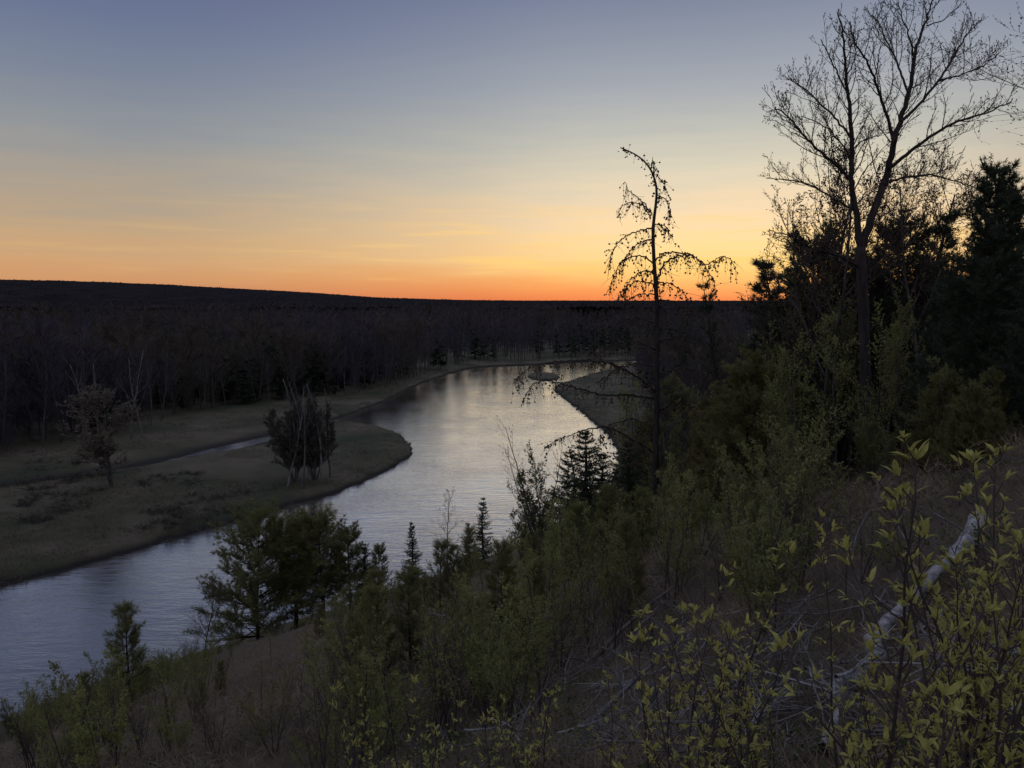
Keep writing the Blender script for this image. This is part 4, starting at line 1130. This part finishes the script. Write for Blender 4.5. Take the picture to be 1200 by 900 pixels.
for f, ln in ((.25, .5), (.42, .8), (.55, .35), (.63, .9), (.8, .5), (.9, .7)):
    k = int(f * n); T = unit(Q[min(k + 1, n - 1)] - Q[k - 1])
    d = unit(np.cross(T, [0, 0, 1]) * r.choice([-1, 1]) + T * .5 + [0, 0, r.uniform(-.1, .5)])
    B, _ = wander(Q[k], d, ln, 6, r, .15, -.03)
    sb = MB(); sb.tube(B, np.linspace(.017, .005, 7), 6); stubs.append(('broken_branch', sb.mesh('broken_branch', DEADWOOD)))
thing('fallen_log', [('log', lg.mesh('log', WEATHERED))] + stubs, "long pale weathered fallen trunk lying crooked up the slope at the lower right", 'log', tuple(b0))
def stick(seed, L, rad, forks, mat):
    r = rs(seed); m = MB()
    P, D = wander((-L / 2, 0, .04), (1, 0, 0), L, 9, r, .10, .0)
    P[:, 2] = .03 + np.abs(P[:, 2]) * .6
    m.tube(P, np.linspace(rad, rad * .3, 10), 6)
    for k in range(forks):
        i = r.randint(2, 9); d = unit(D[i] + np.array([0, r.choice([-1, 1]) * r.uniform(.4, 1), r.uniform(.0, .7)]))
        B, BD = wander(P[i], d, L * r.uniform(.15, .45), 5, r, .18, -.02)
        m.tube(B, np.linspace(rad * .45, rad * .12 + .001, 6), 4)
        for j in range(2):
            E, _ = wander(B[r.randint(2, 5)], side_dir(BD[3], .7, r), L * r.uniform(.06, .18), 3, r, .2, 0); m.tube(E, np.linspace(rad * .2, .0015, 4), 3)
    return m.mesh('dead_branch', mat)
STK = [stick(600 + k, 1.6, [.014, .018, .011, .024, .016][k % 5], 5 + k % 4, [DEADWOOD, WEATHERED, ROTTEN][k % 3]) for k in range(7)]
def lay(mesh, px, py, yaw, scale, label, group=None, name='dead_branch', lift=.02, tilt=0.0):
    p = hit(px, py, 80)
    o = link(name, mesh); o.location = (p[0], p[1], p[2] + lift)
    e = slope_frame(p[0], p[1], yaw)
    o.rotation_euler = e; o.scale = (scale,) * 3
    if tilt: o.rotation_euler = (e.to_matrix() @ Matrix.Rotation(tilt, 3, 'Y')).to_euler()
    tag(o, label, 'branch', group); return o
big = stick(620, 3.2, .028, 6, ROTTEN)
lay(big, 930, 655, .25, 1.0, "long dead branch lying across the straw slope below the brown-green pine")
fork = stick(621, 1.8, .022, 3, DEADWOOD)
lay(fork, 1000, 640, .9, 1.0, "forked dead branch with a raised end on the straw slope", tilt=-.3)
dark = stick(622, 2.4, .06, 1, ROTTEN)
lay(dark, 735, 752, .12, 1.0, "dark dead log lying level left of the leafy shoots", name='dead_log')
lay(stick(623, 2.0, .05, 2, DEADWOOD), 745, 826, .35, .8, "short grey dead log behind the broken stump", name='dead_log')
lay(stick(624, 2.2, .035, 3, WEATHERED), 545, 755, 2.2, 1.3, "pale dead branch lying down the middle of the slope")
for k in range(92):
    px, py = r.uniform(690, 970), r.uniform(735, 900)
    lay(STK[r.randint(7)], px, py, r.uniform(0, 3.14), r.uniform(.35, .9), "grey dead stick in the brush heap at the bottom of the slope", "sticks of the brush heap", lift=r.uniform(.0, .22), tilt=r.normal() * .3)
for k in range(26):
    px, py = r.uniform(1010, 1200), r.uniform(660, 890)
    lay(STK[r.randint(7)], px, py, r.uniform(0, 3.14), r.uniform(.4, .9), "grey dead stick lying beside the pale fallen trunk", "sticks beside the fallen trunk", lift=r.uniform(.0, .15), tilt=r.normal() * .2)
for k in range(30):
    px, py = r.uniform(330, 760), r.uniform(700, 890)
    lay(STK[r.randint(7)], px, py, r.uniform(0, 3.14), r.uniform(.5, 1.2), "dead stick lying on the middle of the slope", "dead sticks on the slope", lift=.02, tilt=r.normal() * .12)
def stump(seed, h, rad):
    r = rs(seed); m = MB(); k = 14
    P = np.array([(0, 0, -.15), (0, 0, .0), (.01, 0, h * .5), (.02, .01, h * .8), (.02, .01, h)])
    m.tube(P, [rad * 1.6, rad * 1.25, rad, rad * .95, rad * .8], k, cap=True)
    V = m.v[-1]; top = V[-1 - k:-1]; top[:, 2] += r.uniform(-.35, .3, k) * h * .5; V[-1, 2] -= h * .15
    roots = []
    for j in range(4):
        a = j * 1.57 + r.normal() * .3; b = MB(); B, _ = wander((0, 0, .02), (math.cos(a), math.sin(a), -.25), rad * 3.2, 4, r, .15, -.05)
        b.tube(B, np.linspace(rad * .5, rad * .12, 5), 6); roots.append(('root', b.mesh('root', ROTTEN)))
    return [('stump', m.mesh('stump', ROTTEN))] + roots
for px, py, h, rad, lab in [(762, 852, .42, .055, "upright broken grey stump in the brush heap"), (988, 880, .36, .04, "dark thin broken stump left beside the foot of the pale fallen trunk"), (722, 872, .16, .09, "low rotten stump at the bottom edge")]:
    p = hit(px, py, 60)
    thing('tree_stump', stump(int(px), h, rad), lab, 'stump', tuple(p), .5)

# ------------------------------------------------------------------ straw and low green
def tufts(mb, P, r, hmin, hmax, blades, width, spread):
    n = len(P)
    O = np.repeat(P, blades, 0) + np.concatenate([r.normal(size=(n * blades, 2)) * spread, np.zeros((n * blades, 1))], 1)
    D = np.stack([r.normal(size=n * blades) * .75, r.normal(size=n * blades) * .75, np.ones(n * blades)], -1)
    dd = np.repeat(np.stack([r.normal(size=n), r.normal(size=n), np.zeros(n)], -1), blades, 0) * .5
    D += dd
    A, S, Z = frames(D, r)
    L = r.uniform(hmin, hmax, (n * blades, 1))
    mb.stamp([(0, -.5, 0), (0, .5, 0), (.55, .35, .10), (.55, -.35, .10), (1, 0, .32)], [(0, 1, 2, 3)], [(3, 2, 4)], O, A * L, S * width, -Z * L * np.sign(Z[:, 2:3] + 1e-9))
r = rs(606)
n = 30000
Yg = 1.6 + 80 * r.rand(n) ** 2.2; Xg = Yg * r.uniform(-.80, .80, n) + r.normal(size=n) * .6
Xg = np.where(r.rand(n) < .12, r.uniform(0, 14, n), Xg)
k = fbm(Xg / 2.2, Yg / 2.2, 15) > .40
Xg, Yg = Xg[k], Yg[k]
Zg = ground(Xg, Yg); k = Zg > 1.2
P = np.stack([Xg, Yg, Zg], -1)[k]
nearp = P[:, 1] < 12
mb = MB()
tufts(mb, P[nearp], r, .10, .34, 9, .006, .09)
tufts(mb, P[~nearp], r, .12, .36, 10, .014, .3)
tag(link('dry_grass', mb.mesh('dry_grass', STRAW)), "dry straw-coloured grass matted over the slope", 'grass', kind='stuff')
n = 9000
Yg = 1.6 + 60 * r.rand(n) ** 2; Xg = Yg * r.uniform(-.80, .80, n)
k = fbm(Xg / 1.7, Yg / 1.7, 19) > .56
Xg, Yg = Xg[k], Yg[k]; Zg = ground(Xg, Yg); k = Zg > 1.2
P = np.stack([Xg, Yg, Zg + .02], -1)[k]
mb = MB()
O = np.repeat(P, 7, 0) + np.concatenate([r.normal(size=(len(P) * 7, 2)) * .12, r.uniform(0, .12, (len(P) * 7, 1))], 1)
leaves(mb, O, np.stack([r.normal(size=len(O)), r.normal(size=len(O)), r.uniform(.1, 1, len(O))], -1), r, .055, 1.1)
tag(link('ground_cover', mb.mesh('ground_cover', MOSS)), "low green plants creeping among the straw", 'ground cover', kind='stuff')
n = 44000
Yg = r.uniform(75, 320, n); Xg = Yg * r.uniform(-.78, .35, n)
dr = river_info(Xg, Yg); Zg = ground(Xg, Yg); dt, sd = polydist(Xg, Yg, TOE, False)
dc, _ = polydist(Xg, Yg, CHANNEL, False)
isl = np.hypot((Xg - 12.5) / 6.5, (Yg - 302) / 15) < .95
k = ((dr > .3) | isl) & (Zg < 3) & (Zg > .25) & (sd > 0) & (fbm(Xg / 9, Yg / 9, 29) + .5 * (dr < 3) > .44) & (dc > 2.2)
P = np.stack([Xg, Yg, Zg], -1)[k]
mb = MB(); tufts(mb, P, r, .2, .55, 6, .05, .45)
tag(link('meadow_grass', mb.mesh('meadow_grass', TURF)), "rough brown grass on the flat land along the river", 'grass', kind='stuff')

n = 30000
Yg = r.uniform(72, 360, n); Xg = Yg * r.uniform(-.78, .3, n)
dr = river_info(Xg, Yg); Zg = ground(Xg, Yg); dt, sd = polydist(Xg, Yg, TOE, False)
k = (dr > -.2) & (dr < 2.2) & (sd > 0) & (fbm(Xg / 5, Yg / 5, 33) > .45)
P = np.stack([Xg, Yg, np.maximum(Zg, 0)], -1)[k]
mb = MB(); tufts(mb, P, r, .3, 1.0, 9, .05, .5)
tag(link('reeds', mb.mesh('reeds', TURF)), "ragged brown reeds fringing the banks of the river", 'reeds', kind='stuff')

# ------------------------------------------------------------------ near leafy shoots
SH = [shoot(700 + k, 1.8, (r.normal() * .08, r.normal() * .08), 21 + k % 4, .056, bend=.06) for k in range(7)]
SHL = [shoot(720 + k, 1.0, (r.normal() * .25, r.normal() * .25), 15, .044, bend=.09) for k in range(5)]
def put_shoot(px, top, Y, label, group=None, lean=0.0, small=False):
    b = base_of(px, Y); H = max(.25, height_to(px, top, Y, b))
    prt = SHL[r.randint(5)] if small else SH[r.randint(7)]
    s = H / (1.0 if small else 1.8)
    e = thing('leafing_shoot', prt, label, 'shrub', tuple(b), r.uniform(0, 6.28), (min(s, 1.25), min(s, 1.25), s), group)
    e.rotation_euler = (0, lean, e.rotation_euler[2])
    return e
ONE = [(1052, 448, 2.7, "tallest of the leafy shoots, its tip crossing the dark woods at the right"), (1092, 505, 2.9, "leafy shoot just right of the tallest one"),
       (1183, 488, 2.6, "tall leafy shoot nearest the right edge"), (1150, 505, 3.0, "leafy shoot left of the tall shoot at the right edge"),
       (1018, 575, 3.0, "leafy shoot left of the tallest one, over the straw slope"), (850, 566, 4.2, "tall leafy shoot standing alone below the bushy pine"),
       (826, 640, 4.0, "leafy shoot just left of the lone tall shoot"), (1128, 560, 2.4, "leafy shoot over the upper end of the pale fallen trunk"),
       (900, 715, 3.4, "leafy shoot between the brush heap and the pale fallen trunk"), (800, 672, 3.8, "leafy shoot above the broken stump"),
       (1078, 640, 2.4, "leafy shoot in front of the middle of the pale fallen trunk")]
for px, top, Y, lab in ONE: put_shoot(px, top, Y, lab, lean=r.normal() * .06)
LX = np.array(LOG)[:, 0]; LY = np.array(LOG)[:, 1]
for k in range(10):
    px = r.uniform(1120, 1212)
    put_shoot(px, r.uniform(520, 650), r.uniform(2.3, 3.3), "tall yellow-green leafy shoot crowding the right edge", "tall leafy shoots at the right edge", r.normal() * .08)
for k in range(38):
    px = r.uniform(985, 1215)
    top = max(r.uniform(590, 830), np.interp(px, LX, LY) + r.uniform(60, 150) if px < 1135 else 0)
    put_shoot(px, top, r.uniform(1.9, 3.2), "yellow-green leafy shoot in the thicket at the lower right corner", "leafy shoots at the lower right", r.normal() * .12, r.rand() < .4)
for k in range(26):
    px = r.uniform(770, 945); put_shoot(px, r.uniform(690, 850), r.uniform(2.8, 4.5), "yellow-green leafy shoot growing through the brush heap", "leafy shoots in the brush heap", r.normal() * .2, r.rand() < .6)
for k in range(44):
    px = r.uniform(380, 760); put_shoot(px, r.uniform(785, 890), r.uniform(4.5, 8.5), "small leafy shoot at the bottom centre of the slope", "leafy shoots at the bottom centre", r.normal() * .2, True)
